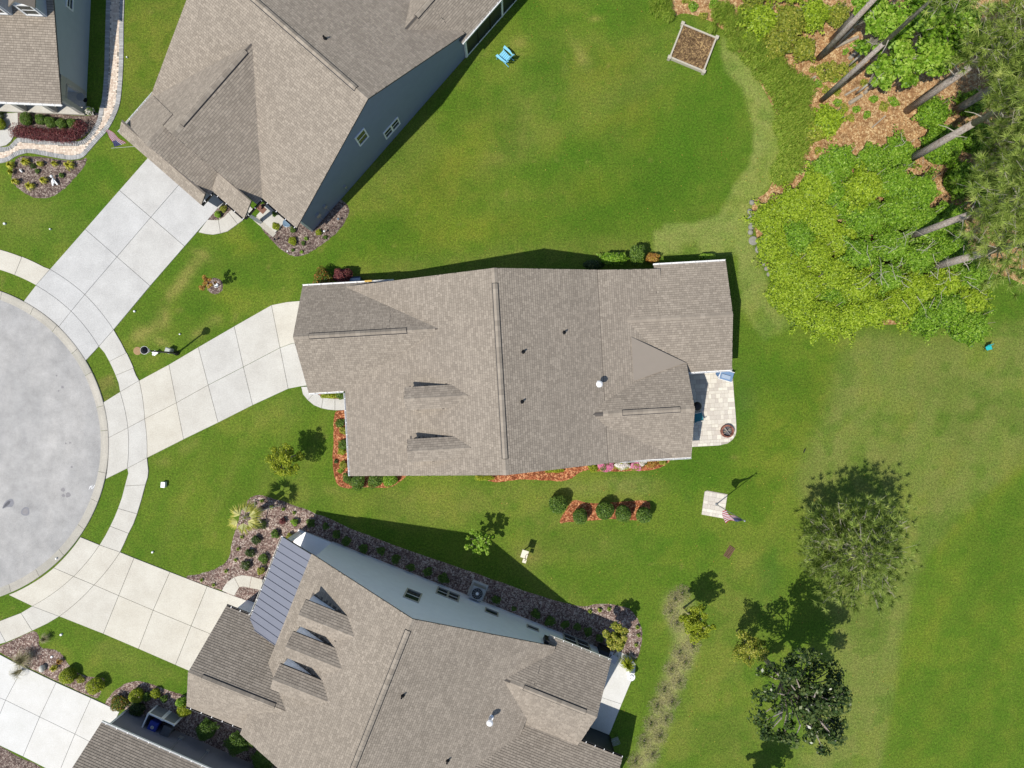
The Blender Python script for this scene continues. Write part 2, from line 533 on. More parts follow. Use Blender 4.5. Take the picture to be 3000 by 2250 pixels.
# ------------------------------------------------------------------ the ground: one lawn sheet
def build_ground():
    fx = np.arange(-37.0, 37.01, 0.16); fy = np.arange(-29.0, 29.01, 0.16)
    far = np.array([900., 400., 200., 120., 80., 55.])
    xs = np.concatenate([-far, fx, far[::-1]]); ys = np.concatenate([-far, fy, far[::-1]])
    X, Y = np.meshgrid(xs, ys)
    PX = X / MPP + 1500.0; PY = 1125.0 - Y / MPP
    nx, ny = len(xs), len(ys)
    rng = np.random.default_rng(3)
    def fbm(scale, octs=4, seed=0):
        out = np.zeros_like(X); amp = 1.0; tot = 0
        r = np.random.default_rng(seed)
        for o in range(octs):
            n = 64
            lat = r.random((n, n))
            gx = (X / scale * (2 ** o)) % n; gy = (Y / scale * (2 ** o)) % n
            ix = gx.astype(int) % n; iy = gy.astype(int) % n
            tx = gx - np.floor(gx); ty = gy - np.floor(gy)
            tx = tx * tx * (3 - 2 * tx); ty = ty * ty * (3 - 2 * ty)
            a = lat[iy, ix]; b = lat[iy, (ix + 1) % n]; c = lat[(iy + 1) % n, ix]; d = lat[(iy + 1) % n, (ix + 1) % n]
            out += amp * ((a * (1 - tx) + b * tx) * (1 - ty) + (c * (1 - tx) + d * tx) * ty)
            tot += amp; amp *= 0.55
        return out / tot
    LUSH = np.array([0.088, 0.172, 0.018]); GREEN = np.array([0.135, 0.195, 0.030]); OLIVE = np.array([0.205, 0.215, 0.066])
    GREY = np.array([0.225, 0.240, 0.098]); DRY = np.array([0.33, 0.275, 0.12]); YEL = np.array([0.205, 0.222, 0.036]); BLUE = np.array([0.06, 0.145, 0.03])
    C = np.zeros(X.shape + (3,)) + GREEN
    def mixin(mask, col):
        nonlocal C
        m = np.clip(mask, 0, 1)[..., None]
        C = C * (1 - m) + col * m
    def blob(px, py, rx, ry, rot=0.0, soft=1.0):
        a = rad(rot)
        dx = PX - px; dy = PY - py
        u = (dx * math.cos(a) + dy * math.sin(a)) / rx; v = (-dx * math.sin(a) + dy * math.cos(a)) / ry
        return np.exp(-(u * u + v * v) ** soft)
    def poly(pts, soft=0.0):
        m = np.zeros(X.shape, bool)
        j = len(pts) - 1
        for i in range(len(pts)):
            xi, yi = pts[i]; xj, yj = pts[j]
            cond = ((yi > PY) != (yj > PY)) & (PX < (xj - xi) * (PY - yi) / (yj - yi + 1e-12) + xi)
            m ^= cond
            j = i
        m = m.astype(float)
        for _ in range(int(soft)):
            m = (m + np.roll(m, 1, 0) + np.roll(m, -1, 0) + np.roll(m, 1, 1) + np.roll(m, -1, 1)) / 5
        return m
    f1 = fbm(7.0, 4, 1); f2 = fbm(2.6, 4, 2); f3 = fbm(16.0, 3, 5); f4 = fbm(1.1, 3, 8)
    st = np.clip((f1 - 0.42) / 0.2, 0, 1)
    mixin(st * 0.5, LUSH)
    mixin(np.clip((f2 - 0.52) / 0.16, 0, 1) * 0.35, OLIVE)
    # side lawn north of the middle house: patchy
    side = poly([(900, 0), (1950, 0), (2120, 120), (2200, 330), (2130, 560), (2030, 650), (1500, 745), (1040, 830), (860, 840), (1010, 580)], 14)
    mixin(side * np.clip((f1 - 0.45) / 0.14, 0, 1) * 0.5, OLIVE)
    mixin(side * np.clip((0.47 - f1) / 0.12, 0, 1) * 0.6, LUSH)
    for b in ((1780, 200, 130, 60, -30), (1700, 190, 70, 60, 0), (1560, 330, 150, 90, -20), (1500, 430, 260, 40, -32), (1820, 340, 150, 26, -28), (1330, 480, 170, 60, -45), (1250, 600, 160, 70, -30), (1420, 670, 260, 40, -6), (1760, 560, 120, 50, 0), (1880, 380, 60, 60, 0)):
        mixin(blob(*b) * 0.7, YEL if b[0] % 3 else OLIVE)
    for b in ((1600, 190, 60, 80, 0), (1760, 70, 120, 40, 10), (1660, 470, 130, 60, -30), (2000, 430, 150, 110, -40), (1700, 640, 180, 60, -10), (1900, 560, 130, 70, -20), (1130, 680, 130, 60, -30), (1640, 320, 70, 60, 20)):
        mixin(blob(*b) * 0.75, LUSH)
    for b in ((1700, 160, 40, 14, 60), (1715, 185, 26, 26, 0), (1520, 125, 30, 18, -30), (1655, 200, 12, 16, 0), (1745, 55, 22, 8, 0)):
        mixin(blob(*b) * 0.6, DRY)
    mixin(poly([(1020, 770), (1240, 755), (1500, 735), (1700, 700), (1900, 690), (1900, 760), (1520, 800), (1030, 850)], 8) * 0.55, OLIVE)
    # dull newly laid sod along the wood
    dull = poly([(1915, 677), (1942, 677), (1944, 656), (2040, 652), (2075, 640), (2110, 628), (2128, 590), (2150, 545), (2200, 480), (2210, 380), (2175, 260), (2120, 205), (2110, 100), (2230, 230), (2300, 400), (2270, 520), (2210, 600), (2200, 700), (2260, 850), (2320, 960), (2240, 1000), (2170, 900), (2160, 745), (1915, 745)], 1)
    mixin(dull * (0.85 + 0.15 * f2), GREY * 1.25)
    mixin(poly([(1990, 712), (2040, 706), (2040, 745), (1990, 752)], 2) * 0.6, GREEN)
    for q in ([(2170, 1085), (2208, 1085), (2210, 1115), (2170, 1115)], [(2172, 1135), (2216, 1132), (2218, 1200), (2174, 1204)], [(2112, 1090), (2150, 1094), (2150, 1130), (2112, 1130)]):
        mixin(poly(q, 1) * 0.65, OLIVE)
    # east lawn: green near the wood, dull stripes, then a mown bright edge
    mixin(blob(2330, 1090, 190, 170, 20) * 0.7, LUSH)
    mixin(blob(2420, 1150, 60, 200, 20) * 0.6, YEL)
    mixin(blob(2250, 1290, 90, 200, 25) * 0.5, YEL)
    east = poly([(2480, 960), (2700, 990), (3100, 930), (3400, 800), (3400, 1150), (3000, 1370), (2830, 1500), (2690, 1660), (2640, 1900), (2600, 2250), (2540, 2500), (2250, 2500), (2440, 1850), (2330, 1400), (2420, 1200)], 22)
    mixin(east * (0.75 + 0.25 * f3), GREY * np.array([0.98, 0.97, 0.90]))
    for k in range(7):
        mixin(east * blob(2560 + k * 85, 1230 + k * 25, 26, 330, 28) * 0.30, OLIVE * 0.85 if k % 2 else GREEN * 1.1)
    mown = poly([(3400, 1150), (3000, 1372), (2900, 1450), (2820, 1530), (2720, 1640), (2680, 1740), (2645, 1880), (2620, 2060), (2580, 2250), (2530, 2600), (3500, 2600)], 3)
    mixin(mown * 0.9, GREEN * np.array([1.0, 1.02, 1.0]))
    for k in range(9):
        mixin(mown * blob(2650 + k * 75, 2000 - k * 20, 24, 520, 26) * 0.28, LUSH if k % 2 else YEL * 0.92)
    mixin(poly([(2990, 1360), (3000, 1385), (2820, 1545), (2730, 1650), (2715, 1640), (2810, 1520)], 4) * 0.5, YEL)
    # lawn south of the middle house
    mixin(poly([(1100, 1430), (1750, 1400), (1980, 1390), (2000, 1430), (1600, 1560), (1120, 1540)], 14) * 0.7, OLIVE)
    mixin(poly([(1640, 1420), (1920, 1390), (1900, 1450), (1700, 1455)], 8) * 0.75, GREY)
    for b in ((2010, 1480, 70, 130, 10), (2080, 1350, 120, 70, -20), (1960, 1600, 70, 60, 0), (2060, 1650, 120, 80, 0), (1600, 1690, 90, 40, 20), (1480, 1530, 120, 30, 5)):
        mixin(blob(*b) * 0.6, LUSH)
    for b in ((1550, 1660, 60, 40, 0), (1700, 1600, 160, 40, 0), (1640, 1740, 90, 30, 20), (2150, 1770, 90, 120, 10), (1250, 1480, 200, 24, 5), (2180, 1640, 40, 40, 0), (2110, 1980, 80, 160, 15), (2160, 2180, 110, 80, 0), (1990, 2170, 40, 130, 15)):
        mixin(blob(*b) * 0.6, OLIVE)
    mixin(blob(1546, 1626, 36, 26, 20) * 0.75, DRY * 0.8)
    mixin(blob(1560, 1612, 30, 20, 30) * 0.6, DRY * 0.7)
    for b in ((1715, 1430, 16, 6, 0), (1770, 1430, 20, 6, 5), (1860, 1425, 24, 6, -4), (2150, 1340, 14, 6, 0)):
        mixin(blob(*b) * 0.5, DRY * 0.7)
    for b in ((2015, 1460, 12, 16, 0), (2170, 1180, 40, 90, 0)):
        mixin(blob(*b) * 0.6, BLUE)
    mixin(blob(2260, 1680, 40, 130, 12) * 0.5, BLUE)
    # front lawns
    mixin(poly([(420, 1380), (960, 1170), (990, 1440), (700, 1480), (640, 1650), (520, 1690), (370, 1600)], 12) * 0.45, GREEN * np.array([1.06, 1.0, 1.0]))
    for k in range(8):
        mixin(blob(470 + k * 62, 1500 - k * 22, 14, 240, 24) * 0.3, OLIVE if k % 2 else LUSH)
    for b in ((850, 1190, 60, 40, -20), (760, 1230, 60, 30, -20), (985, 1440, 60, 12, 10), (900, 1450, 100, 40, 10)):
        mixin(blob(*b) * 0.55, OLIVE)
    for q in ([(520, 1308), (575, 1284), (592, 1302), (532, 1333)], [(455, 1352), (488, 1334), (500, 1358), (466, 1368)]):
        mixin(poly(q, 3) * 0.4, DRY)
    mixin(poly([(280, 1118), (330, 1094), (353, 1147), (302, 1180)], 1) * 0.75, DRY * 0.75)
    for b in ((575, 770, 18, 40, 40), (540, 815, 18, 46, 30), (515, 850, 12, 26, 20), (590, 745, 30, 12, 30), (440, 965, 42, 22, -35), (410, 985, 22, 18, 0), (470, 1000, 30, 14, 30), (480, 930, 20, 30, 0), (585, 975, 34, 14, -30), (625, 940, 24, 14, -30), (495, 870, 10, 20, 0), (625, 1035, 20, 8, 0)):
        mixin(blob(*b) * np.clip(0.35 + f4 * 1.2, 0, 1) * 0.85, DRY)
    for b in ((700, 770, 130, 60, 20), (560, 930, 110, 50, 10), (640, 870, 90, 50, 0), (760, 720, 90, 40, 0)):
        mixin(blob(*b) * np.clip((f2 - 0.4) / 0.2, 0, 1) * 0.7, YEL)
    for b in ((480, 730, 60, 60, 40), (780, 660, 60, 80, 0), (740, 830, 80, 40, 0), (600, 900, 90, 24, 0), (330, 500, 70, 60, 40), (250, 640, 130, 24, -35)):
        mixin(blob(*b) * 0.7, LUSH)
    mixin(poly([(370, 0), (560, 0), (470, 250), (350, 380), (330, 380), (362, 250)], 6) * 0.6, YEL * np.array([1.0, 0.92, 1.5]))
    for b in ((488, 120, 10, 26, 25), (450, 186, 10, 10, 0), (415, 220, 12, 14, 0), (415, 136, 9, 6, 0)):
        mixin(blob(*b) * 0.8, LUSH * 0.8)
    mixin(blob(90, 640, 150, 60, 10) * 0.6, OLIVE)
    for b in ((430, 1990, 60, 24, 20), (340, 1920, 60, 40, 0), (470, 1960, 80, 14, 24), (300, 1890, 30, 14, 20)):
        mixin(blob(*b) * 0.5, OLIVE)
    # small clumps
    mixin(np.clip((f4 - 0.58) / 0.1, 0, 1) * 0.4, LUSH * 0.9)
    mixin(np.clip((f2 - 0.56) / 0.1, 0, 1) * 0.22, YEL * 1.05)
    mixin(np.clip((0.40 - f2) / 0.1, 0, 1) * 0.25, LUSH * 0.9)
    fw = fbm(0.7, 2, 17)
    mixin(np.clip((fw - 0.84) / 0.05, 0, 1) * 0.3 * (PX < 2250), DRY * 0.9)
    strip = poly([(1997, 1726), (1955, 1745), (1946, 1773), (1964, 1831), (1982, 1874), (1964, 1932), (1935, 2012), (1914, 2077), (1895, 2138), (1863, 2211), (1840, 2270), (1910, 2280), (1921, 2211), (1953, 2138), (1971, 2066), (1993, 2012), (2022, 1957), (2040, 1900), (2030, 1830), (2026, 1760)], 6)
    mixin(strip * (0.45 + 0.55 * f4), np.array([0.40, 0.34, 0.24]))
    C *= (0.92 + 0.16 * f2)[..., None] * (0.94 + 0.12 * f4)[..., None]
    verts = np.stack([X.ravel(), Y.ravel(), np.zeros(X.size)], 1)
    idx = np.arange(nx * ny).reshape(ny, nx)
    quads = np.stack([idx[:-1, :-1], idx[:-1, 1:], idx[1:, 1:], idx[1:, :-1]], -1).reshape(-1, 4)
    me = bpy.data.meshes.new('lawn')
    me.vertices.add(len(verts)); me.vertices.foreach_set('co', verts.ravel())
    me.loops.add(quads.size); me.loops.foreach_set('vertex_index', quads.ravel().astype(np.int32))
    me.polygons.add(len(quads)); me.polygons.foreach_set('loop_start', np.arange(0, quads.size, 4, dtype=np.int32))
    me.update(calc_edges=True)
    at = me.attributes.new('sod', 'FLOAT_COLOR', 'POINT')
    rgba = np.ones((X.size, 4)); rgba[:, :3] = C.reshape(-1, 3)
    at.data.foreach_set('color', rgba.ravel())
    me.materials.append(M['lawn'])
    tag(link('lawn', me), kind='structure')
build_ground()

# ------------------------------------------------------------------ cul-de-sac, kerb, pavements, driveways
CX, CY = -153.0, 1300.0           # centre of the turning circle (photo pixels)
def pol(r, deg):
    return (CX + r * math.cos(rad(deg)), CY - r * math.sin(rad(deg)))
def ang(p):
    return math.degrees(math.atan2(-(p[1] - CY), p[0] - CX))
def arc(a, b, n=7):
    """points along the circle about the turning centre from a to b (photo pixels)"""
    ra, rb = math.hypot(a[0] - CX, a[1] - CY), math.hypot(b[0] - CX, b[1] - CY)
    aa, ab = ang(a), ang(b)
    return [pol(ra + (rb - ra) * i / n, aa + (ab - aa) * i / n) for i in range(n + 1)]
W = lambda pts: [P2(*p) for p in pts]

road = MB().prism(W([pol(449, 5 * i) for i in range(72)]), -0.3, 0.006)
tag(part('road', road, M['road'], None), kind='structure')
# tar patches, rusty marks and a chalk mark: thin films of their own on the asphalt
M['tar'] = plain('tar', (0.10, 0.10, 0.11), 0.8, 0.4, 8)
M['tar_pale'] = plain('worn_tar', (0.22, 0.22, 0.235), 0.8, 0.3, 8)
M['rust'] = plain('oil_stain', (0.255, 0.245, 0.245), 0.9, 0.3, 6)
rp = bpy.data.objects['road']
def film(name, pts, z, mat, parent):
    mb = MB(); p = W(pts)
    if area2(p) < 0: p.reverse()
    mb.add([(x, y, z) for x, y in p], [tuple(range(len(p)))])
    return part(name, mb, mat, parent)
film('tar_patch', smooth([(7, 1490), (16, 1470), (34, 1461), (41, 1472), (36, 1484), (20, 1486)]), 0.010, M['tar_pale'], rp)
film('tar_core', smooth([(9, 1488), (20, 1471), (31, 1467), (26, 1478)]), 0.013, M['tar'], rp)
film('tar_patch', smooth([(62, 1498), (70, 1487), (83, 1487), (86, 1505), (76, 1511), (64, 1507)]), 0.010, M['tar_pale'], rp)
film('tar_core', smooth([(66, 1499), (71, 1491), (80, 1491), (82, 1503), (75, 1507), (67, 1504)]), 0.013, M['rust'], rp)
for px, py, r in ((183, 1134, 5), (172, 1145, 3), (166, 1100, 3), (185, 1435, 6), (199, 1450, 8), (186, 1452, 5), (205, 1297, 3), (193, 1299, 2.5), (210, 1368, 4)):
    film('oil_stain', smooth([(px + r * R.uniform(0.7, 1.2) * math.cos(k * 1.05), py + r * R.uniform(0.7, 1.2) * math.sin(k * 1.05)) for k in range(6)], 3), 0.010, M['rust'], rp)
for seg in (((261, 1434), (266, 1424), (272, 1423)), ((268, 1432), (274, 1428), (278, 1421)), ((262, 1427), (268, 1425), (270, 1430))):
    mb = MB()
    for a, b in zip(seg[:-1], seg[1:]):
        mb.tube(P3(*a, 0.008), P3(*b, 0.008), 0.02, n=5)
    part('chalk_mark', mb, M['pvc'], rp)

# kerb ring: rolled kerb cast in segments
kerb = tag(link('kerb', MB().prism(W([pol(470, 5 * i) for i in range(72)]), -0.3, -0.02).mesh('kerb', M['joint'])), kind='structure')
kj = [118, 106, 94, 82, 70, 57.5, 47, 36, 26.3, 13.7, 4.8, -10.4, -21, -31.8, -43.5, -55, -66.5, -78, -90, -102, -114]
for i in range(len(kj) - 1):
    a0, a1 = kj[i] - 0.06, kj[i + 1] + 0.06
    n = 8
    prof = [(448, 0.0), (449, 0.012), (456, 0.03), (464, 0.085), (470, 0.10), (473, 0.095), (473.5, 0.0)]
    vs = []; fs = []
    for k in range(n + 1):
        t = a0 + (a1 - a0) * k / n
        for r, z in prof:
            x, y = P2(*pol(r, t)); vs.append((x, y, z))
    m = len(prof)
    for k in range(n):
        for j in range(m - 1):
            fs.append((k * m + j, k * m + j + 1, (k + 1) * m + j + 1, (k + 1) * m + j))
    fs += [tuple(range(m)), tuple(range(n * m + m - 1, n * m - 1, -1))]
    part('kerb_segment', MB().add(vs, fs, 0, R.random()), M['kerb'], kerb)

def paved(name, slabs, mat='concrete', z=0.062, gap=0.010, tone=(0.1, 0.9), base=None):
    """structure made of single cast slabs (photo pixel polygons) over a joint bed"""
    bed = MB()
    for s in slabs:
        bed.prism(W(s), -0.1, z - 0.022 - 0.0004 * len(bed.f))
    o = tag(part(name, bed, M['joint'], None), kind='structure')
    for s in slabs:
        p = inset(W(s), gap)
        mb = MB().dome(p, z - 0.012, z, 0.004, 0, R.uniform(*tone))
        n = len(p)
        if area2(p) < 0: p.reverse()
        mb.add([(x, y, 0.0) for x, y in p] + [(x, y, z - 0.012) for x, y in p], [(i, (i + 1) % n, n + (i + 1) % n, n + i) for i in range(n)], 0, mb.t[0])
        part('slab', mb, M[mat], o)
    return o

def grid_slabs(rows, arcs=3):
    """rows of (left, middle, right) pixel points; the first `arcs` rows lie on the turning circle"""
    out = []
    for i in range(len(rows) - 1):
        lo, hi = rows[i], rows[i + 1]
        for k in range(len(lo) - 1):
            e0 = arc(lo[k], lo[k + 1]) if i < arcs else [lo[k], lo[k + 1]]
            e1 = arc(hi[k + 1], hi[k]) if i + 1 < arcs else [hi[k + 1], hi[k]]
            out.append(e0 + e1)
    return out

A_rows = [[(71, 883), (174, 957), (250, 1059)], [(107, 836), (210, 912), (291, 1015)], [(148, 789), (250, 863), (334, 966)],
          [(251, 672), (344, 753), (441, 838)], [(351, 558), (443, 637), (542, 722)], [(452, 443), (548, 516), (646, 603)]]
paved('driveway_north', grid_slabs(A_rows), tone=(0.0, 0.25))
C_rows = [[(302, 1180), (318, 1283), (311, 1403)], [(353, 1148), (376, 1253), (374, 1372)], [(409, 1115), (425, 1227), (432, 1341)],
          [(496, 1068), (518, 1180), (539, 1287)], [(582, 1017), (611, 1128), (640, 1238)], [(687, 956), (714, 1075), (741, 1187)], [(796, 894), (821, 1019), (845, 1139)]]
slabs = grid_slabs(C_rows)
slabs += [[(796, 894), (841, 885), (875, 882), (960, 880), (960, 1003), (856, 1006), (821, 1019)], [(821, 1019), (856, 1006), (960, 1003), (960, 1128), (897, 1130), (881, 1132), (845, 1139)]]
paved('driveway_middle', slabs, tone=(0.3, 1.0))
B_rows = [[(237, 1573), (159, 1663), (27, 1742)], [(293, 1596), (217, 1688), (96, 1775)], [(353, 1617), (277, 1713), (175, 1805)],
          [(394, 1634), (349, 1744), (304, 1856)], [(499, 1675), (450, 1787), (407, 1900)], [(608, 1717), (561, 1833), (515, 1947)], [(725, 1759), (668, 1877), (620, 1993)]]
paved('driveway_south', grid_slabs(B_rows), tone=(0.8, 1.0))
D_sl = [[(-60, 1884), (52, 1944), (52, 1986), (18, 2050), (0, 2043), (-60, 2015)], [(52, 1944), (166, 1998), (118, 2099), (18, 2050), (52, 1986)],
        [(166, 1998), (268, 2044), (221, 2149), (118, 2099)], [(268, 2044), (352, 2082), (300, 2190), (221, 2149)],
        [(-60, 2015), (0, 2043), (18, 2050), (-30, 2168), (-60, 2154)], [(18, 2050), (118, 2099), (69, 2215), (-30, 2168)], [(118, 2099), (221, 2149), (172, 2268), (69, 2215)], [(221, 2149), (300, 2190), (250, 2305), (172, 2268)]]
paved('driveway_corner', D_sl, 'bright', tone=(0.0, 0.6))

def walk_arc(angles, r0=532, r1=589):
    out = []
    for a, b in zip(angles[:-1], angles[1:]):
        out.append([pol(r0, a + (b - a) * i / 5) for i in range(6)] + [pol(r1, b + (a - b) * i / 5) for i in range(6)])
    return out
s1 = walk_arc([92, 83, 75, 68.2, 60.6]); s1[-1] = [pol(532, 68.2 - 7.5 * i / 5) for i in range(6)] + [(148, 789)] + [pol(590, 59.6 + 8.6 * i / 5) for i in range(1, 6)]
paved('pavement_north', s1, tone=(0.7, 1.0))
s2 = walk_arc([33.4, 26.9, 22.1, 17.2]); s2[0] = [(291, 1015), pol(532, 30), pol(532, 26.9), pol(588, 26.9), pol(589, 30), (334, 966)]; s2[-1] = [pol(532, 22.1), pol(532, 19.5), (353, 1148), (409, 1115), pol(588, 20), pol(588, 22.1)]
paved('pavement_centre', s2, tone=(0.2, 0.9))
s3 = [[(374, 1372), (377, 1386), (367, 1423), (427, 1420), (434, 1398), (436, 1380), (432, 1341)],
      [(367, 1423), (358, 1458), (347, 1489), (403, 1505), (416, 1462), (427, 1420)],
      [(347, 1489), (336, 1516), (324, 1541), (378, 1562), (392, 1535), (403, 1505)],
      [(324, 1541), (310, 1568), (293, 1596), (353, 1617), (366, 1590), (378, 1562)]]
paved('pavement_bend', s3, tone=(0.5, 1.0))
s4 = [[(96, 1775), (63, 1795), (96, 1847), (140, 1826), (175, 1805)], [(63, 1795), (0, 1819), (-12, 1824), (19, 1881), (55, 1866), (96, 1847)], [(-12, 1824), (-80, 1840), (-100, 1900), (-40, 1897), (19, 1881)]]
paved('pavement_south', s4, tone=(0.1, 0.8))
# front walks
paved('front_walk_north', [[(582, 681), (605, 686), (625, 688), (647, 684), (641, 645), (628, 645), (609, 644)], [(647, 684), (668, 678), (697, 657), (670, 622), (658, 635), (641, 645)], [(697, 657), (716, 643), (745, 616), (712, 583), (690, 605), (670, 622)]], tone=(0.2, 0.6))
paved('front_walk_middle', [[(883, 1133), (888, 1155), (902, 1172), (924, 1150), (920, 1132)], [(902, 1172), (920, 1187), (942, 1196), (948, 1163), (935, 1157), (924, 1150)], [(942, 1196), (962, 1200), (982, 1202), (982, 1168), (965, 1167), (948, 1163)], [(982, 1202), (1000, 1202), (1060, 1198), (1060, 1166), (982, 1168)]], tone=(0.2, 0.6))
paved('front_walk_south', [[(651, 1730), (655, 1720), (667, 1704), (687, 1690), (702, 1720), (694, 1733), (687, 1745)], [(687, 1690), (709, 1684), (738, 1688), (732, 1722), (714, 1718), (702, 1720)], [(738, 1688), (770, 1697), (800, 1712), (790, 1742), (763, 1728), (732, 1722)]], tone=(0.7, 1.0))
paved('entry_walk', [[(14, 333), (54, 331), (55, 372), (40, 382), (0, 362), (-20, 350)], [(-20, 350), (0, 362), (40, 382), (42, 398), (34, 414), (20, 426), (0, 431), (-30, 431)]], tone=(0.1, 0.4))

# ------------------------------------------------------------------ planting beds
def bed(name, pts, mat, z=0.05, n=5, edge=None):
    p = W(smooth(pts, n))
    rr = random.Random(len(pts))
    p = [(x + rr.uniform(-0.025, 0.025), y + rr.uniform(-0.025, 0.025)) for x, y in p]
    o = part(name, MB().dome(p, 0.0, z, 0.10), M[mat], None)
    tag(o, kind='structure')
    return o
bed('mulch_bed_island', [(49, 463), (76, 457), (140, 462), (190, 470), (225, 470), (253, 463), (248, 484), (228, 511), (190, 551), (158, 573), (127, 581), (89, 575), (51, 549), (34, 527), (40, 489)], 'mulch_grey')
bed('mulch_bed_hedge', [(54, 330), (150, 332), (252, 340), (285, 330), (288, 352), (268, 380), (240, 404), (205, 411), (150, 410), (60, 404), (42, 396), (45, 376), (54, 368)], 'mulch_grey')
bed('mulch_bed_corner', [(761, 640), (772, 677), (798, 706), (823, 731), (852, 748), (874, 751), (903, 742), (953, 710), (997, 670), (1018, 634), (1022, 610), (1012, 594), (985, 585), (930, 620), (880, 630), (800, 600), (765, 600)], 'mulch_grey')
bed('mulch_bed_garage', [(609, 645), (628, 645), (646, 642), (664, 632), (684, 610), (672, 598), (645, 605), (622, 622)], 'mulch_grey')
bed('mulch_bed_front', [(989, 1204), (978, 1231), (977, 1303), (974, 1357), (982, 1404), (993, 1422), (1015, 1430), (1062, 1428), (1134, 1428), (1166, 1415), (1190, 1385), (1120, 1350), (1080, 1290), (1040, 1204)], 'mulch_red')
bed('mulch_bed_porch', [(924, 1153), (940, 1160), (975, 1167), (1030, 1166), (1030, 1120), (930, 1120)], 'mulch_red', 0.03)
bed('mulch_bed_rear', [(1394, 1396), (1430, 1408), (1454, 1413), (1519, 1406), (1602, 1408), (1646, 1410), (1675, 1401), (1700, 1384), (1725, 1377), (1762, 1381), (1870, 1379), (1921, 1374), (1950, 1361), (1962, 1340), (1900, 1310), (1600, 1330), (1420, 1350)], 'mulch_red')
bed('mulch_bed_shrub_island', [(1640, 1530), (1660, 1490), (1682, 1466), (1711, 1471), (1747, 1475), (1816, 1470), (1885, 1466), (1905, 1480), (1890, 1520), (1852, 1524), (1798, 1520), (1725, 1526), (1668, 1529)], 'mulch_red')
bed('mulch_bed_palm', [(748, 1452), (771, 1451), (797, 1460), (831, 1469), (874, 1485), (926, 1506), (1000, 1560), (900, 1700), (810, 1760), (700, 1765), (651, 1730), (608, 1717), (545, 1691), (585, 1681), (620, 1671), (651, 1655), (671, 1632), (681, 1586), (694, 1538), (712, 1486), (735, 1458)], 'mulch_pink')
bed('mulch_bed_wall', [(926, 1508), (1040, 1553), (1150, 1595), (1400, 1682), (1560, 1738), (1693, 1775), (1754, 1769), (1820, 1775), (1856, 1795), (1881, 1845), (1877, 1896), (1862, 1930), (1800, 1945), (1600, 1850), (1300, 1730), (1000, 1600)], 'mulch_pink', 0.045)
bed('mulch_bed_divider', [(-12, 1898), (0, 1892), (50, 1870), (95, 1850), (113, 1862), (118, 1895), (155, 1902), (180, 1915), (200, 1945), (215, 1965), (245, 1978), (280, 1985), (304, 1988), (302, 2005), (290, 2040), (270, 2042), (166, 1995), (52, 1940), (0, 1911)], 'mulch_pink', 0.04)
bed('mulch_bed_between', [(311, 2068), (325, 2035), (345, 2018), (375, 2000), (410, 1996), (450, 2006), (500, 2025), (560, 2045), (760, 2130), (1000, 2250), (900, 2330), (640, 2230), (380, 2085)], 'mulch_pink', 0.035)
bed('mulch_bed_street', [(-60, 2160), (0, 2186), (60, 2220), (125, 2252), (160, 2330), (-60, 2330)], 'mulch_grey', 0.03)
bed('pine_straw_floor', [(1925, -200), (1930, 0), (1962, 45), (2010, 40), (2080, 62), (2132, 100), (2160, 150), (2205, 185), (2226, 240), (2262, 310), (2300, 400), (2290, 470), (2250, 560), (2206, 592), (2210, 660), (2228, 735), (2262, 805), (2310, 870), (2350, 900), (2430, 925), (2500, 945), (2560, 950), (2680, 950), (2780, 950), (2830, 900), (2900, 800), (3200, 880), (3700, 700), (3700, -700), (1900, -700)], 'straw', 0.012, 4)
bed('mulch_ring', [(630 + 24 * math.cos(a * 0.785), 838 + 24 * math.sin(a * 0.785)) for a in range(8)], 'mulch_grey', 0.06)

# ------------------------------------------------------------------ paver path with soldier-course border
outer = smooth([(366, -90), (365, 0), (363, 72), (362, 181), (358, 253), (351, 307), (336, 347), (315, 383), (289, 412), (264, 441), (247, 459), (231, 466), (199, 468), (145, 459), (90, 449), (69, 451), (47, 459), (22, 474), (-20, 482)], 10, False)
inner = smooth([(313, -90), (312, 0), (311, 36), (309, 109), (306, 217), (300, 289), (293, 318), (286, 351), (271, 380), (250, 405), (231, 414), (199, 414), (145, 412), (108, 409), (62, 404), (48, 408), (36, 420), (22, 430), (-20, 433)], 10, False)
M['paver_field'] = toned('paver_buff', (0.58, 0.46, 0.36), (0.80, 0.70, 0.58), 0.85, 25.0, 0.2, 0.2)
M['paver_border'] = toned('paver_grey', (0.30, 0.30, 0.295), (0.45, 0.45, 0.44), 0.85, 25.0, 0.2, 0.2)
pth = tag(part('paver_path', MB().prism(W(outer + inner[::-1]), -0.1, 0.022), M['joint'], None), kind='structure')
def border(line, side):
    pts = [Vector(P2(*p)) for p in line]
    d = 0.0; nxt = 0.0
    for a, b in zip(pts[:-1], pts[1:]):
        L = (b - a).length
        while nxt < d + L:
            t = (nxt - d) / L
            c = a + (b - a) * t
            tx = (b - a).normalized(); nn = Vector((-tx.y, tx.x)) * side
            if -36.5 < c.x < 36 and c.y < 27:
                q = [c + tx * 0.005, c + tx * 0.098, c + tx * 0.098 + nn * 0.29, c + tx * 0.005 + nn * 0.29]
                part('border_paver', MB().dome([(p.x, p.y) for p in q], 0.02, 0.055 + R.uniform(-0.003, 0.003), 0.004, 0, R.random()), M['paver_border'], pth)
            nxt += 0.105
        d += L
border(outer, -1)
border(inner, 1)
fieldp = W(outer + inner[::-1])
inn = inset(fieldp, 0.295)
xs_ = [p[0] for p in inn]; ys_ = [p[1] for p in inn]
fm = MB()
y = min(ys_); row = 0
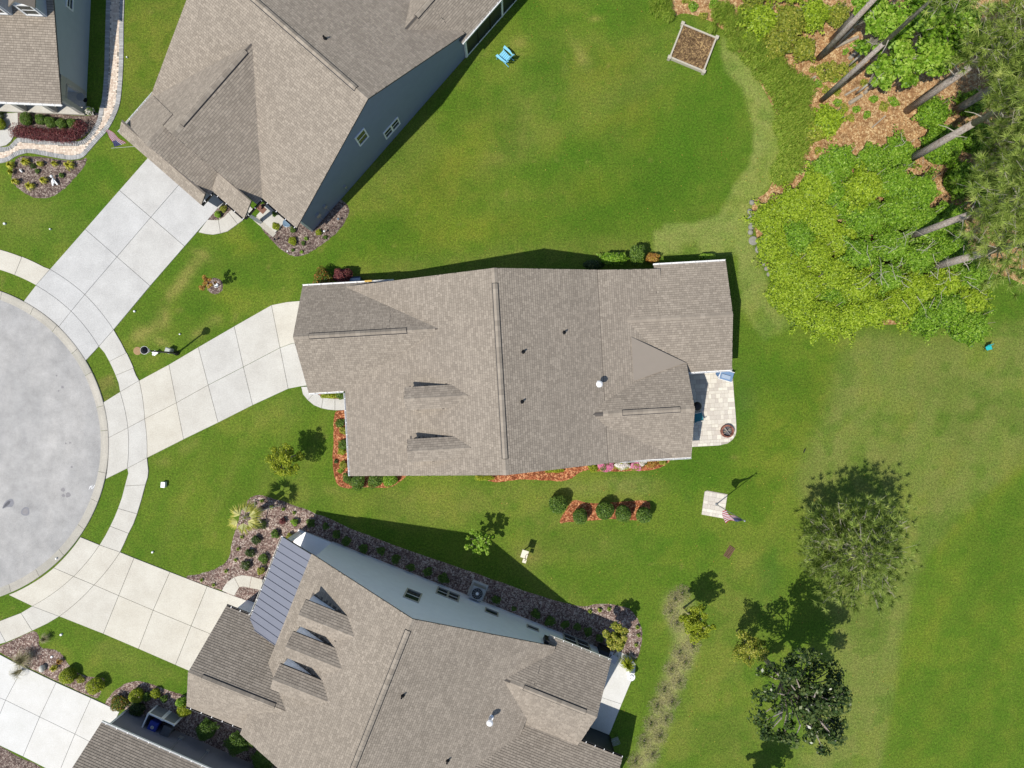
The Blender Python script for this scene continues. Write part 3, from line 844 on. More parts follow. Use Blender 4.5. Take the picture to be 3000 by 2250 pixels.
while y < min(max(ys_), 26.5):
    x = max(min(xs_), -36.0) + (0.1 if row % 2 else 0.0)
    while x < max(xs_):
        w = 0.1 if R.random() < 0.35 else 0.2
        if inside((x + w / 2, y + 0.05), inn):
            zt = 0.05 + R.uniform(-0.003, 0.003)
            fm.dome([(x + .004, y + .004), (x + w - .004, y + .004), (x + w - .004, y + .096), (x + .004, y + .096)], 0.02, zt, 0.003, 0, R.random())
        x += w
    y += 0.1; row += 1
tag(part('field_pavers', fm, M['paver_field'], pth), kind='stuff')

# ------------------------------------------------------------------ patios of large pavers
M['paver_cream'] = toned('paver_cream', (0.52, 0.47, 0.41), (0.72, 0.68, 0.58), 0.8, 18.0, 0.15, 0.2)
M['grout'] = plain('cream_grout', (0.42, 0.38, 0.32), 0.95)
def paver_patio(name, poly_px, rot, z=0.05, rowh=(0.2, 0.3, 0.3), maxn=300):
    pw = W(poly_px)
    o = tag(part(name, MB().prism(pw, -0.05, z - 0.012), M['grout'], None), kind='structure')
    c, s = math.cos(rad(rot)), math.sin(rad(rot))
    loc = [(x * c + y * s, -x * s + y * c) for x, y in pw]
    y = min(q[1] for q in loc) + 0.01; y1 = max(q[1] for q in loc); k = 0
    while y < y1 - 0.08 and k < maxn:
        h = R.choice(rowh); ym = y + h / 2
        xs = []
        for yy in (y + 0.02, ym, min(y + h, y1) - 0.02):
            hit = []
            for i in range(len(loc)):
                (xa, ya), (xb, yb) = loc[i], loc[(i + 1) % len(loc)]
                if (ya > yy) != (yb > yy):
                    hit.append(xa + (xb - xa) * (yy - ya) / (yb - ya))
            if len(hit) >= 2:
                xs.append((min(hit), max(hit)))
        if xs:
            xa = max(q[0] for q in xs); xb = min(q[1] for q in xs)
            x = xa
            while x < xb - 0.03:
                w = R.choice((0.2, 0.3, 0.3, 0.42))
                w = min(w, xb - x)
                if xb - (x + w) < 0.1: w = xb - x
                q = [(x + .005, y + .005), (x + w - .005, y + .005), (x + w - .005, y + h - .005), (x + .005, y + h - .005)]
                q = [(a * c - b * s, a * s + b * c) for a, b in q]
                part('paver', MB().dome(q, z - 0.014, z + R.uniform(-0.002, 0.002), 0.004, 0, R.random()), M['paver_cream'], o)
                k += 1
                x += w
        y += h
    return o
paver_patio('patio_middle', [(1990, 1094), (2146, 1084), (2147, 1115), (2150, 1158), (2154, 1205), (2156, 1231), (2157, 1263), (2154, 1276), (2146, 1288), (2131, 1299), (2105, 1305), (2029, 1309), (1990, 1311)], 3.3)
paver_patio('flagpole_pad', [(2064, 1440), (2071, 1437), (2131, 1448), (2120, 1519), (2055, 1507)], -10, 0.045, (0.22, 0.22, 0.3))
paved('patio_south', [[(1808, 1905), (1846, 1922), (1862, 1945), (1860, 1972), (1848, 1997), (1821, 2062), (1740, 2035), (1760, 1960)], [(1821, 2062), (1783, 2156), (1690, 2122), (1740, 2035)]], 'bright', 0.05, 0.008, (0.2, 0.8))

# ------------------------------------------------------------------ houses
EXPO = 0.143
WIDTHS = (0.14, 0.19, 0.26)
TONES = (0.48, 0.56, 0.62, 0.68, 0.74, 0.84)
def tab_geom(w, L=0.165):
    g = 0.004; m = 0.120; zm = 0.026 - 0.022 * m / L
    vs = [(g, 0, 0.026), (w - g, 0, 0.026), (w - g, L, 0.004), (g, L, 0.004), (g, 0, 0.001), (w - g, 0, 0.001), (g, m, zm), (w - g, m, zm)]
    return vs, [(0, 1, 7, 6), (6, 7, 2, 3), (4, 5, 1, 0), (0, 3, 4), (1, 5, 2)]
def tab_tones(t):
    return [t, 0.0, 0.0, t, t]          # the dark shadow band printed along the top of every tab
TABMESH = {}
def tab_mesh(w, t):
    if (w, t) not in TABMESH:
        vs, fs = tab_geom(w)
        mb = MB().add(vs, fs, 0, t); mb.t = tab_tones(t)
        TABMESH[(w, t)] = mb.mesh('shingle', M['shingle'])
    return TABMESH[(w, t)]

class House:
    def __init__(self, name, label, angle, origin, seed):
        self.a = angle; self.o = origin
        ca, sa = math.cos(rad(angle)), math.sin(rad(angle))
        u, v = origin
        self.e = thing(name, label, 'house', (u * ca - v * sa, u * sa + v * ca, 0), rad(angle))
        self.planes = []; self.r = random.Random(seed)
        self.roof = None
    def p(self, u, v, z):
        return (u - self.o[0], v - self.o[1], z)
    def uv(self, px, py, h):
        x, y = P2(px, py, h); c, s = math.cos(rad(self.a)), math.sin(rad(self.a))
        return (x * c + y * s, -x * s + y * c)
    def on_wall(self, px, py, axis, const):
        u, v = self.uv(px, py, 0)
        g = u if axis == 'u' else v
        h = CAM_H * (1 - const / g)
        u, v = self.uv(px, py, h)
        return (v if axis == 'u' else u), h
    def plane(self, ax, lo, hi, c0, z0, c1, z1, shingled=True):
        self.planes.append((ax, lo, hi, c0, z0, c1, z1, shingled))
    def gable(self, ax, lo, hi, e0, r, e1, z0, zr, z1=None):
        z1 = z0 if z1 is None else z1
        self.plane(ax, lo, hi, e0, z0, r, zr)
        self.plane(ax, lo, hi, e1, z1, r, zr)
    def zplane(self, k, u, v):
        ax, lo, hi, c0, z0, c1, z1, sh = self.planes[k]
        a, c = (u, v) if ax == 'u' else (v, u)
        t = (c - c0) / (c1 - c0)
        if lo <= a <= hi and -0.001 <= t <= 1.001:
            return z0 + (z1 - z0) * t
        return -1
    def ztop(self, u, v):
        return max([self.zplane(k, u, v) for k in range(len(self.planes))] + [-1])
    def at_roof(self, px, py):
        h = 4.5
        for _ in range(12):
            u, v = self.uv(px, py, h); z = self.ztop(u, v)
            if z < 0: z = 3.0
            h = 0.5 * h + 0.5 * z
        u, v = self.uv(px, py, h)
        return u, v, self.ztop(u, v)
    def build_roof(self, shingle_parts=300):
        deck = MB()
        for i, (ax, lo, hi, c0, z0, c1, z1, sh) in enumerate(self.planes):
            q = [(lo, c0, z0), (hi, c0, z0), (hi, c1, z1), (lo, c1, z1)]
            q = [self.p(a, c, z) if ax == 'u' else self.p(c, a, z) for a, c, z in q]
            th = 0.10 + 0.003 * i
            deck.hexa([(x, y, z - th) for x, y, z in q], q)
        self.roof = part('roof', deck, M['deck'], self.e)
        rest = MB(); tabs = []
        camw = Vector((0, 0, CAM_H))
        mw = Matrix.Translation(self.e.location) @ Matrix.Rotation(rad(self.a), 4, 'Z')
        for i, (ax, lo, hi, c0, z0, c1, z1, sh) in enumerate(self.planes):
            if not sh: continue
            run = abs(c1 - c0); L = math.hypot(run, z1 - z0)
            if ax == 'u':
                e = Vector((1, 0, 0)); s = Vector((0, c1 - c0, z1 - z0)).normalized()
            else:
                e = Vector((0, 1, 0)); s = Vector((c1 - c0, 0, z1 - z0)).normalized()
            a_start, sgn = lo, 1
            n = e.cross(s)
            if n.z < 0:
                e = -e; n = -n; a_start, sgn = hi, -1
            O = Vector(self.p(a_start, c0, z0) if ax == 'u' else self.p(c0, a_start, z0))
            span = hi - lo
            rows = int(L / EXPO)
            for k in range(rows):
                b = k * EXPO; a = -self.r.uniform(0, 0.3)
                while a < span:
                    w = self.r.choice(WIDTHS)
                    x0 = max(a, 0.0); x1 = min(a + w, span)
                    if x1 - x0 > 0.04:
                        full = (x1 - x0) > w - 1e-6
                        ctr = O + e * ((x0 + x1) / 2) + s * (b + EXPO / 2)
                        u, v = ctr.x + self.o[0], ctr.y + self.o[1]
                        zt = max([self.zplane(q, u, v) for q in range(len(self.planes)) if q != i] + [-1])
                        if zt < ctr.z + 0.085:
                            t = self.r.choice(TONES)
                            pos = O + e * x0 + s * b
                            tabs.append((full and zt < ctr.z - 0.1, (mw @ ctr - camw).length, pos, e, s, n, w if full else x1 - x0, t))
                    a += w
        singles = sorted([t for t in tabs if t[0]], key=lambda t: t[1])[:shingle_parts]
        sid = set(id(t) for t in singles)
        for t in tabs:
            full, d, pos, e, s, n, w, tone = t
            if id(t) in sid:
                o = link('shingle', tab_mesh(w, tone), self.roof)
                o.matrix_local = Matrix((( e.x, s.x, n.x, pos.x), (e.y, s.y, n.y, pos.y), (e.z, s.z, n.z, pos.z), (0, 0, 0, 1)))
            else:
                vs, fs = tab_geom(w)
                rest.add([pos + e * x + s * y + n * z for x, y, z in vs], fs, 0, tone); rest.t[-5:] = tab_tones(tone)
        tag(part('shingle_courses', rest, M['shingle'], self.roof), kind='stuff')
    def block(self, name, mat, ax, lo, hi, prof):
        """solid body: profile of (across, z) swept along the axis"""
        lower = [self.p(lo, c, z) if ax == 'u' else self.p(c, lo, z) for c, z in prof]
        upper = [self.p(hi, c, z) if ax == 'u' else self.p(c, hi, z) for c, z in prof]
        return part(name, MB().hexa(lower, upper), mat, self.e)
    def box(self, name, mat, u0, u1, v0, v1, z0, z1, parent=None):
        a = self.p(u0, v0, z0); b = self.p(u1, v1, z1)
        return part(name, MB().box(a[0], b[0], a[1], b[1], a[2], b[2]), mat, parent or self.e)
    def gutter(self, ax, lo, hi, c, z, out, mat='white', clip='white', step=0.75, w=0.11):
        mb = MB()
        c0, c1 = (c, c + out * w)
        c0, c1 = min(c0, c1), max(c0, c1)
        def bx(a0, a1, d0, d1, e0, e1, mi):
            if ax == 'u':
                p = self.p(a0, d0, e0); q = self.p(a1, d1, e1)
            else:
                p = self.p(d0, a0, e0); q = self.p(d1, a1, e1)
            mb.box(p[0], q[0], p[1], q[1], p[2], q[2], mi)
        bx(lo, hi, c0 + 0.004, c1, z - 0.12, z - 0.105, 0)                       # trough floor
        cb = c1 - 0.018 if out > 0 else c0
        bx(lo, hi, cb, cb + 0.018, z - 0.105, z + 0.012, 0)                        # outer lip
        ci = c0 + 0.004 if out > 0 else c1 - 0.016
        bx(lo, hi, ci, ci + 0.012, z - 0.105, z - 0.006, 0)                        # back
        a = lo + 0.3
        while a < hi:
            bx(a, a + 0.035, c0 + 0.006, c1 + 0.003, z + 0.013, z + 0.022, 1)
            a += step
        part('gutter', mb, [M[mat], M[clip]], self.roof or self.e)
    def ridge_vent(self, ax, lo, hi, r, zr, slope0, slope1):
        w = 0.185
        up = 0.055
        prof = [(r - w, zr - w * slope0 + 0.015), (r - w, zr - w * slope0 + up - 0.012), (r, zr + up), (r + w, zr - w * slope1 + up - 0.012), (r + w, zr - w * slope1 + 0.015), (r, zr + 0.0)]
        lower = [self.p(lo, c, z) if ax == 'u' else self.p(c, lo, z) for c, z in prof]
        upper = [self.p(hi, c, z) if ax == 'u' else self.p(c, hi, z) for c, z in prof]
        part('ridge_vent', MB().hexa(lower, upper), M['vent_black'], self.roof)
        self.caps(ax, lo + 0.02, hi - 0.02, r, zr + up, slope0, slope1, 0.145)
    def caps(self, ax, lo, hi, r, zr, slope0, slope1, w=0.15):
        a = lo
        while a < hi - 0.05:
            b = min(a + 0.30, hi)
            t0, t1 = 0.006, 0.016
            prof = lambda dz: [(r - w, zr - w * slope0 + dz), (r, zr + dz + 0.008), (r + w, zr - w * slope1 + dz)]
            lo_, up_ = [], []
            for (aa, dz) in ((a, t0), (b, t1)):
                lo_.append([self.p(aa, c, z) if ax == 'u' else self.p(c, aa, z) for c, z in prof(0.0)])
                up_.append([self.p(aa, c, z) if ax == 'u' else self.p(c, aa, z) for c, z in prof(dz)])
            vs = lo_[0] + lo_[1] + up_[0] + up_[1]
            fs = [(6, 7, 10, 9), (7, 8, 11, 10), (0, 1, 7, 6), (1, 2, 8, 7), (3, 9, 10, 4), (4, 10, 11, 5), (0, 6, 9, 3), (2, 5, 11, 8)]
            part('ridge_cap', MB().add(vs, fs, 0, self.r.choice(TONES)), M['shingle'], self.roof)
            a += 0.30
    def pipe(self, px, py, kind='dark'):
        u, v, z = self.at_roof(px, py)
        x, y, _ = self.p(u, v, 0)
        mb = MB()
        if kind == 'dark':
            mb.lathe([(0.13, -0.06), (0.12, 0.03), (0.07, 0.09), (0.055, 0.10), (0.055, 0.34), (0.045, 0.34), (0.04, 0.2)], 12, (x, y, z))
            part('vent_pipe', mb, M['metal_dark'], self.roof)
        else:
            mb.lathe([(0.22, -0.1), (0.2, 0.03), (0.1, 0.06), (0.1, 0.62), (0.17, 0.64), (0.2, 0.72), (0.13, 0.80), (0.02, 0.84)], 14, (x, y, z))
            part('flue_vent', mb, M['pvc'], self.roof)
    def window(self, axis, const, out, c_tl, c_br, sashes=1, trim='white', tw=0.09, bars=True):
        """axis 'u': the wall stands at u=const; corners measured on the photo"""
        a0, z1 = self.on_wall(*c_tl, axis, const); a1, z0 = self.on_wall(*c_br, axis, const)
        if a0 > a1: a0, a1 = a1, a0
        if z0 > z1: z0, z1 = z1, z0
        return self.window_at(axis, const, out, a0, a1, z0, z1, sashes, trim, tw, bars)
    def window_at(self, axis, const, out, a0, a1, z0, z1, sashes=1, trim='white', tw=0.09, bars=True):
        def bx(mb, b0, b1, d0, d1, e0, e1):
            d0, d1 = const + out * d0, const + out * d1
            if d0 > d1: d0, d1 = d1, d0
            p, q = (self.p(d0, b0, e0), self.p(d1, b1, e1)) if axis == 'u' else (self.p(b0, d0, e0), self.p(b1, d1, e1))
            mb.box(p[0], q[0], p[1], q[1], p[2], q[2])
        win = MB()
        bx(win, a0, a1, 0.0, 0.07, z0, z0 + tw); bx(win, a0, a1, 0.0, 0.06, z1 - tw, z1)
        bx(win, a0, a0 + tw, 0.0, 0.055, z0 + tw, z1 - tw); bx(win, a1 - tw, a1, 0.0, 0.055, z0 + tw, z1 - tw)
        w = (a1 - a0) / sashes
        for k in range(1, sashes):
            bx(win, a0 + w * k - tw * .7, a0 + w * k + tw * .7, 0.0, 0.053, z0 + tw, z1 - tw)
        o = part('window', win, M[trim], self.e)
        zm = (z0 + z1) / 2
        for k in range(sashes):
            b0, b1 = a0 + w * k + tw * 0.7, a0 + w * (k + 1) - tw * 0.7
            g1 = MB(); bx(g1, b0, b1, 0.004, 0.02, z0 + tw * .8, zm - .02); part('pane', g1, M['glass'], o)
            g2 = MB(); bx(g2, b0, b1, 0.004, 0.028, zm + .02, z1 - tw * .8); part('pane', g2, M['glass'], o)
            if bars:
                s = MB(); bx(s, b0, b1, 0.0, 0.042, zm - 0.03, zm + 0.03); part('sash_bar', s, M['white'], o)
        return o
    def dormer(self, vr, u0, u1, half, zr, ze, wall, trim=True):
        """gabled dormer, its ridge along u, front at u0"""
        self.gable('u', u0, u1, vr - half, vr, vr + half, ze, zr)
    def dormer_walls(self, vr, u0, u1, half, zr, ze, zbase, wall):
        h = half - 0.12
        d = (zr - ze) / half * 0.12 + 0.11
        self.block('dormer', wall, 'u', u0 + 0.12, u1 - 0.4, [(vr - h, zbase), (vr + h, zbase), (vr + h, ze + d - 0.12), (vr, zr - 0.13), (vr - h, ze + d - 0.12)])
        self.window_at('u', u0 + 0.12, -1, vr - 0.32, vr + 0.32, zbase + 0.75, ze - 0.02, 1, 'white', 0.06)

# ---- the middle house (whole house in view)
HC = House('middle_house', 'shingle-roofed house in the middle with garage wing, two small dormers and cream patio', 3.3, (0.0, 0.8), 11)
HC.plane('v', -5.12, 6.60, -10.35, 2.80, -0.63, 6.80)
HC.plane('v', -5.12, 6.60, 5.50, 3.95, -0.63, 6.80)
HC.plane('v', -5.11, 6.59, 9.55, 2.92, 5.495, 3.95)
HC.plane('u', -12.62, -3.0, 0.17, 2.80, 3.48, 5.38)
HC.plane('u', -12.62, -6.98, 6.80, 2.80, 3.48, 5.38)
HC.plane('u', -6.98, -3.0, 6.20, 3.266, 3.48, 5.38)
HC.gable('u', 3.6, 10.85, -5.16, -2.10, 0.95, 2.78, 4.32)
HC.plane('u', 5.6, 13.70, 0.10, 2.70, 3.46, 3.52)
HC.plane('u', 9.22, 13.70, 6.86, 2.70, 3.46, 3.52)
HC.plane('u', 5.6, 9.22, 6.30, 2.835, 3.46, 3.52)
for vd in (-0.50, -3.52):
    HC.dormer(vd, -6.25, -2.2, 0.66, 6.02, 5.62, None)
HC.build_roof()
cw = M['siding_cream']
HC.block('wall', cw, 'v', -4.85, 6.30, [(-9.9, 0), (9.2, 0), (9.2, 2.80), (5.5, 3.80), (-0.63, 6.64), (-9.9, 2.84)])
HC.block('garage_wall', cw, 'u', -12.25, -6.0, [(0.5, 0), (6.45, 0), (6.45, 2.84), (3.48, 5.2), (0.5, 2.84)])
HC.block('rear_wall', cw, 'u', 6.0, 10.5, [(-4.82, 0), (0.62, 0), (0.62, 2.72), (-2.1, 4.15), (-4.82, 2.72)])
HC.box('porch_floor', M['concrete'], 9.1, 13.4, 0.4, 6.55, 0.0, 0.12)
for (u, v) in ((13.3, 0.45), (13.3, 2.4), (13.3, 4.5), (13.3, 6.5), (11.3, 0.45), (11.3, 6.5)):
    HC.box('porch_post', M['white'], u - .07, u + .07, v - .07, v + .07, 0.12, 2.62)
for (u0, u1, v0, v1) in ((9.3, 13.3, 0.44, 0.46), (9.3, 13.3, 6.49, 6.51), (13.29, 13.31, 0.5, 6.45)):
    HC.box('porch_screen', M['screen'], u0, u1, v0, v1, 0.12, 2.6)
for vd in (-0.50, -3.52):
    HC.dormer_walls(vd, -6.25, -2.2, 0.66, 6.02, 5.62, 4.4, cw)
HC.ridge_vent('v', -4.2, 5.75, -0.63, 6.80, 0.411, 0.465)
HC.caps('v', -5.12, -4.2, -0.63, 6.81, 0.411, 0.465); HC.caps('v', 5.75, 6.6, -0.63, 6.81, 0.411, 0.465)
HC.ridge_vent('u', -11.7, -5.95, 3.48, 5.38, 0.78, 0.78)
HC.caps('u', -12.6, -11.7, 3.48, 5.39, 0.78, 0.78); HC.caps('u', -5.95, -4.3, 3.48, 5.39, 0.78, 0.78)
HC.ridge_vent('u', 6.5, 10.0, -2.10, 4.32, 0.503, 0.503)
HC.caps('u', 5.35, 6.5, -2.10, 4.33, 0.503, 0.503); HC.caps('u', 10.0, 10.85, -2.10, 4.33, 0.503, 0.503)
HC.caps('u', 6.9, 13.7, 3.46, 3.53, 0.244, 0.241)
for vd in (-0.50, -3.52):
    HC.caps('u', -6.25, -2.6, vd, 6.02, 0.6, 0.6, 0.10)
HC.gutter('u', -12.62, -6.95, 6.80, 2.82, 1); HC.gutter('u', -12.62, -10.48, 0.17, 2.82, -1); HC.gutter('v', -5.12, 0.05, -10.35, 2.80, -1)
HC.gutter('u', 6.4, 10.85, -5.16, 2.80, -1); HC.gutter('u', 11.0, 13.70, 0.10, 2.72, -1); HC.gutter('u', 9.2, 13.70, 6.86, 2.72, 1)
tri = [(7.42, 2.45, 3.53), (7.42, -0.25, 3.50), (10.78, 0.70, 2.99)]
cr = MB().hexa([HC.p(u, v, z - 0.25) for u, v, z in tri], [HC.p(u, v, z) for u, v, z in tri])
part('cricket', cr, M['membrane'], HC.roof)
for q in ((1532, 1031), (1652, 974), (1529, 1177)): HC.pipe(*q)
HC.pipe(1752, 1125, 'white')
part('gutter_cover', MB().box(*[c for q in zip(HC.p(-8.75, 6.83, 2.845), HC.p(-8.3, 6.93, 2.875)) for c in q]), plain('yellow_plastic', (0.62, 0.40, 0.08), 0.6), HC.roof)
HC.window_at('u', 10.5, 1, -3.6, -1.2, 0.2, 2.2, 2, 'white', 0.1, False)
HC.box('garage_door', M['white'], -12.29, -12.24, 1.1, 5.9, 0.05, 2.2)

# ---- the north-west house
HA = House('blue_gabled_house', 'large house with slate-blue gable wall and two windows facing the side lawn', -41.2, (-22.0, 5.0), 12)
HA.gable('u', -28.55, -16.42, -1.52, 6.64, 14.34, 2.80, 7.50, 3.06)
HA.gable('v', -2.05, 7.5, -28.56, -23.90, -19.24, 2.80, 6.48)
HA.gable('v', -3.55, -1.2, -28.60, -25.20, -21.80, 2.82, 5.51)
HA.plane('u', -28.60, -21.80, -4.33, 2.80, -3.545, 3.42)
HA.plane('u', -21.92, -19.24, -3.22, 2.80, -2.04, 3.73)
HA.plane('v', 9.0, 21.5, -21.1, 2.72, -18.70, 4.62)
HA.plane('v', 13.88, 21.5, -16.29, 2.72, -18.70, 4.62)
HA.plane('v', 9.0, 13.88, -16.70, 3.043, -18.70, 4.62)
HA.build_roof()
sw = M['siding_slate']
HA.block('wall', sw, 'u', -28.2, -16.50, [(-1.10, 0), (14.15, 0), (14.15, 3.05), (6.64, 7.36), (-1.10, 2.92)])
HA.block('garage_wall', sw, 'v', -3.52, 0.0, [(-28.2, 0), (-22.15, 0), (-22.15, 2.9), (-25.2, 5.36), (-28.2, 2.9)])
HA.block('gable_wall', sw, 'v', -2.0, 3.0, [(-28.1, 2.6), (-19.6, 2.6), (-19.6, 2.9), (-23.9, 6.3), (-28.1, 2.9)])
HA.block('garage_front', sw, 'v', -4.0, -3.5, [(-28.2, 0), (-22.15, 0), (-22.15, 2.74), (-28.2, 2.74)])
HA.box('base_trim', M['concrete'], -22.15, -22.05, -4.0, -1.1, 0.0, 0.3)
HA.box('entry_step', M['concrete'], -19.9, -18.25, -2.75, -1.12, 0.0, 0.2)
HA.box('entry_step', M['kerb'], -19.9, -18.2, -3.1, -2.76, 0.0, 0.1)
HA.box('porch_post', M['white'], -19.6, -19.38, -3.0, -2.8, 0.1, 2.7)
HA.box('corner_board', M['white'], -16.6, -16.47, -1.14, -1.02, 0.0, 2.9)
HA.window('u', -16.50, 1, (1038.2, 405.1), (1079.7, 397.8), 1)
HA.window('u', -16.50, 1, (1121.3, 390.6), (1172.0, 359.9), 2)
# screened lanai
HA.box('porch_floor', M['concrete'], -21.0, -16.42, 14.15, 21.0, 0.0, 0.12)
for v in (14.25, 17.75, 21.0):
    HA.box('porch_post', M['white'], -16.5, -16.36, v - .07, v + .07, 0.12, 2.65)
HA.box('screen_base', M['white'], -16.46, -16.38, 14.3, 21.0, 0.12, 0.24); HA.box('screen_head', M['white'], -16.46, -16.38, 14.3, 21.0, 2.5, 2.65)
HA.box('porch_screen', M['screen'], -16.44, -16.40, 14.3, 21.0, 0.24, 2.5)
for v in (15.4, 16.6, 18.9, 20.0):
    HA.box('screen_bar', M['metal_dark'], -16.39, -16.37, v - .03, v + .03, 0.24, 2.5)
HA.ridge_vent('u', -28.0, -17.3, 6.64, 7.50, 0.576, 0.576); HA.caps('u', -17.3, -16.42, 6.64, 7.51, 0.576, 0.576)
HA.ridge_vent('v', -1.3, 4.3, -23.90, 6.48, 0.79, 0.79); HA.caps('v', -2.05, -1.3, -23.9, 6.49, 0.79, 0.79)
HA.caps('v', -3.55, -2.05, -25.2, 5.52, 0.79, 0.79)
HA.ridge_vent('v', 12.7, 21.0, -18.70, 4.62, 0.79, 0.79)
HA.gutter('v', -4.33, -0.7, -28.60, 2.82, -1)
HA.gutter('v', -4.33, -3.3, -21.80, 2.84, 1, 'metal_dark', 'white', 0.55); HA.gutter('u', -21.7, -19.24, -3.22, 2.82, -1, 'metal_dark', 'white', 0.7)
HA.gutter('v', -3.2, -1.6, -19.24, 2.82, 1, 'metal_dark', 'white', 0.6); HA.gutter('u', -19.1, -16.42, -1.52, 2.82, -1, 'metal_dark', 'white', 0.75)
HA.gutter('v', 13.9, 21.4, -16.29, 2.74, 1)
HA.pipe(952, 114)
for (dv, dz, s) in ((0.0, 1.2, 0.3), (0.75, 1.35, 0.22), (2.6, 1.0, 0.16)):
    mt = MB(); a = HA.p(-16.5, -0.2 + dv, dz)
    mt.box(a[0], a[0] + 0.14, a[1], a[1] + s, a[2], a[2] + s * 1.3)
    mt.tube((a[0] + .05, a[1] + s / 2, 0.1), (a[0] + .05, a[1] + s / 2, a[2]), 0.02, n=6)
    part('utility_meter', mt, M['metal_grey'], HA.e)

# ---- the south house
HB = House('pale_blue_house', 'large house with pale blue side wall, three dormers and a metal porch roof', -21.7, (0.0, -18.0), 13)
HB.plane('v', -25.6, -13.93, -7.40, 4.18, -0.30, 8.10); HB.plane('v', -25.6, -13.93, 8.40, 3.42, -0.30, 8.10)
HB.gable('u', -11.35, -4.6, -25.95, -22.62, -19.30, 2.90, 5.40)
HB.plane('u', 4.5, 12.0, -19.38, 3.00, -16.50, 4.70)
HB.plane('u', 7.88, 12.0, -13.62, 3.00, -16.50, 4.70)
HB.plane('u', 4.5, 7.88, -14.20, 3.342, -16.50, 4.70)
HB.gable('u', 5.5, 14.87, -25.5, -22.20, -18.90, 3.00, 4.60)
HB.plane('v', -19.9, -13.98, -9.65, 3.02, -7.395, 4.12, False)
for vd in (-16.62, -18.58, -20.58):
    HB.dormer(vd, -6.42, -2.6, 0.76, 6.62, 6.16, None)
HB.build_roof()
bw = M['siding_pale']
HB.block('wall', bw, 'v', -25.3, -14.0, [(-7.15, 0), (8.05, 0), (8.05, 3.45), (-0.3, 7.95), (-7.15, 4.10)])
HB.block('garage_wall', bw, 'u', -10.95, -6.5, [(-25.6, 0), (-19.65, 0), (-19.65, 2.95), (-22.62, 5.24), (-25.6, 2.95)])
HB.block('rear_wall', bw, 'u', 7.6, 11.6, [(-19.0, 0), (-14.02, 0), (-14.02, 3.05), (-16.5, 4.52), (-19.0, 3.05)])
HB.block('lanai_wall', bw, 'u', 7.6, 11.7, [(-25.2, 0), (-19.02, 0), (-19.02, 2.85), (-22.2, 4.42), (-25.2, 2.85)])
HB.box('porch_floor', M['white'], -9.5, -7.15, -19.6, -14.05, 0.0, 0.22)
for v in (-14.25, -16.3, -18.2):
    HB.box('porch_column', M['white'], -9.45, -9.22, v - .12, v + .12, 0.22, 3.0)
HB.box('porch_beam', M['white'], -9.45, -9.25, -19.6, -14.1, 2.72, 2.98)
HB.box('lanai_floor', M['metal_dark'], 11.7, 14.5, -25.0, -19.1, 0.0, 0.1)
for v in (-19.2, -22.0, -25.0):
    HB.box('porch_post', M['metal_dark'], 14.4, 14.55, v - .08, v + .08, 0.1, 2.9)
HB.box('porch_screen', M['screen'], 11.7, 14.5, -19.16, -19.12, 0.1, 2.85)
for vd in (-16.62, -18.58, -20.58):
    HB.dormer_walls(vd, -6.42, -2.6, 0.76, 6.62, 6.16, 4.6, bw)
HB.ridge_vent('v', -25.0, -14.6, -0.30, 8.10, 0.552, 0.538); HB.caps('v', -14.6, -13.93, -0.30, 8.11, 0.552, 0.538)
HB.ridge_vent('u', -10.5, -5.9, -22.62, 5.40, 0.75, 0.75); HB.caps('u', -11.35, -10.5, -22.62, 5.41, 0.75, 0.75)
HB.ridge_vent('u', 7.3, 11.3, -16.50, 4.70, 0.59, 0.59); HB.caps('u', 6.45, 7.3, -16.5, 4.71, 0.59, 0.59); HB.caps('u', 11.3, 12.0, -16.5, 4.71, 0.59, 0.59)
for vd in (-16.62, -18.58, -20.58):
    HB.caps('u', -6.42, -2.9, vd, 6.62, 0.6, 0.6, 0.10)
HB.gutter('u', 7.9, 12.0, -13.62, 3.02, 1, 'offwhite', 'white', 0.6); HB.gutter('u', 12.1, 14.87, -18.90, 3.02, 1, 'metal_dark', 'white', 0.6)
HB.gutter('u', -11.35, -9.8, -19.30, 2.92, 1, 'metal_dark', 'white', 0.6); HB.gutter('u', -11.35, -7.5, -25.95, 2.92, -1, 'metal_dark', 'white', 0.7)
HB.gutter('v', -19.2, -13.98, -9.65, 3.04, -1, 'offwhite', 'white', 0.7)
# standing seam panels of the porch roof, one by one
sl = (4.12 - 3.02) / (9.65 - 7.395)
k = 0
v = -19.88
while v < -14.0:
    v1 = min(v + 0.45, -13.99)
    mb = MB()
    up = lambda u, d: 3.02 + (u + 9.65) * sl + d
    lo_ = [HB.p(-9.68, v + .004, up(-9.68, 0.006)), HB.p(-7.42, v + .004, up(-7.42, 0.006)), HB.p(-7.42, v1 - .004, up(-7.42, 0.006)), HB.p(-9.68, v1 - .004, up(-9.68, 0.006))]
    mb.hexa(lo_, [(x, y, z + 0.014) for x, y, z in lo_])
    lo_ = [HB.p(-9.68, v + .006, up(-9.68, 0.021)), HB.p(-7.42, v + .006, up(-7.42, 0.021)), HB.p(-7.42, v + .036, up(-7.42, 0.021)), HB.p(-9.68, v + .036, up(-9.68, 0.021))]
    mb.hexa(lo_, [(x, y, z + 0.045) for x, y, z in lo_])
    part('metal_panel', mb, M['standing_seam'], HB.roof)
    v = v1
HB.window('v', -14.0, 1, (1179.2, 1749.5), (1237.0, 1742.2), 1, 'trim'); HB.window('v', -14.0, 1, (1275.0, 1738.6), (1347.4, 1745.8), 2, 'trim')
HB.window('v', -14.0, 1, (1419.7, 1792.9), (1459.5, 1796.5), 1, 'trim', 0.07, False); HB.window('v', -14.0, 1, (1542.9, 1838.8), (1577.9, 1844.2), 1, 'trim', 0.07, False)
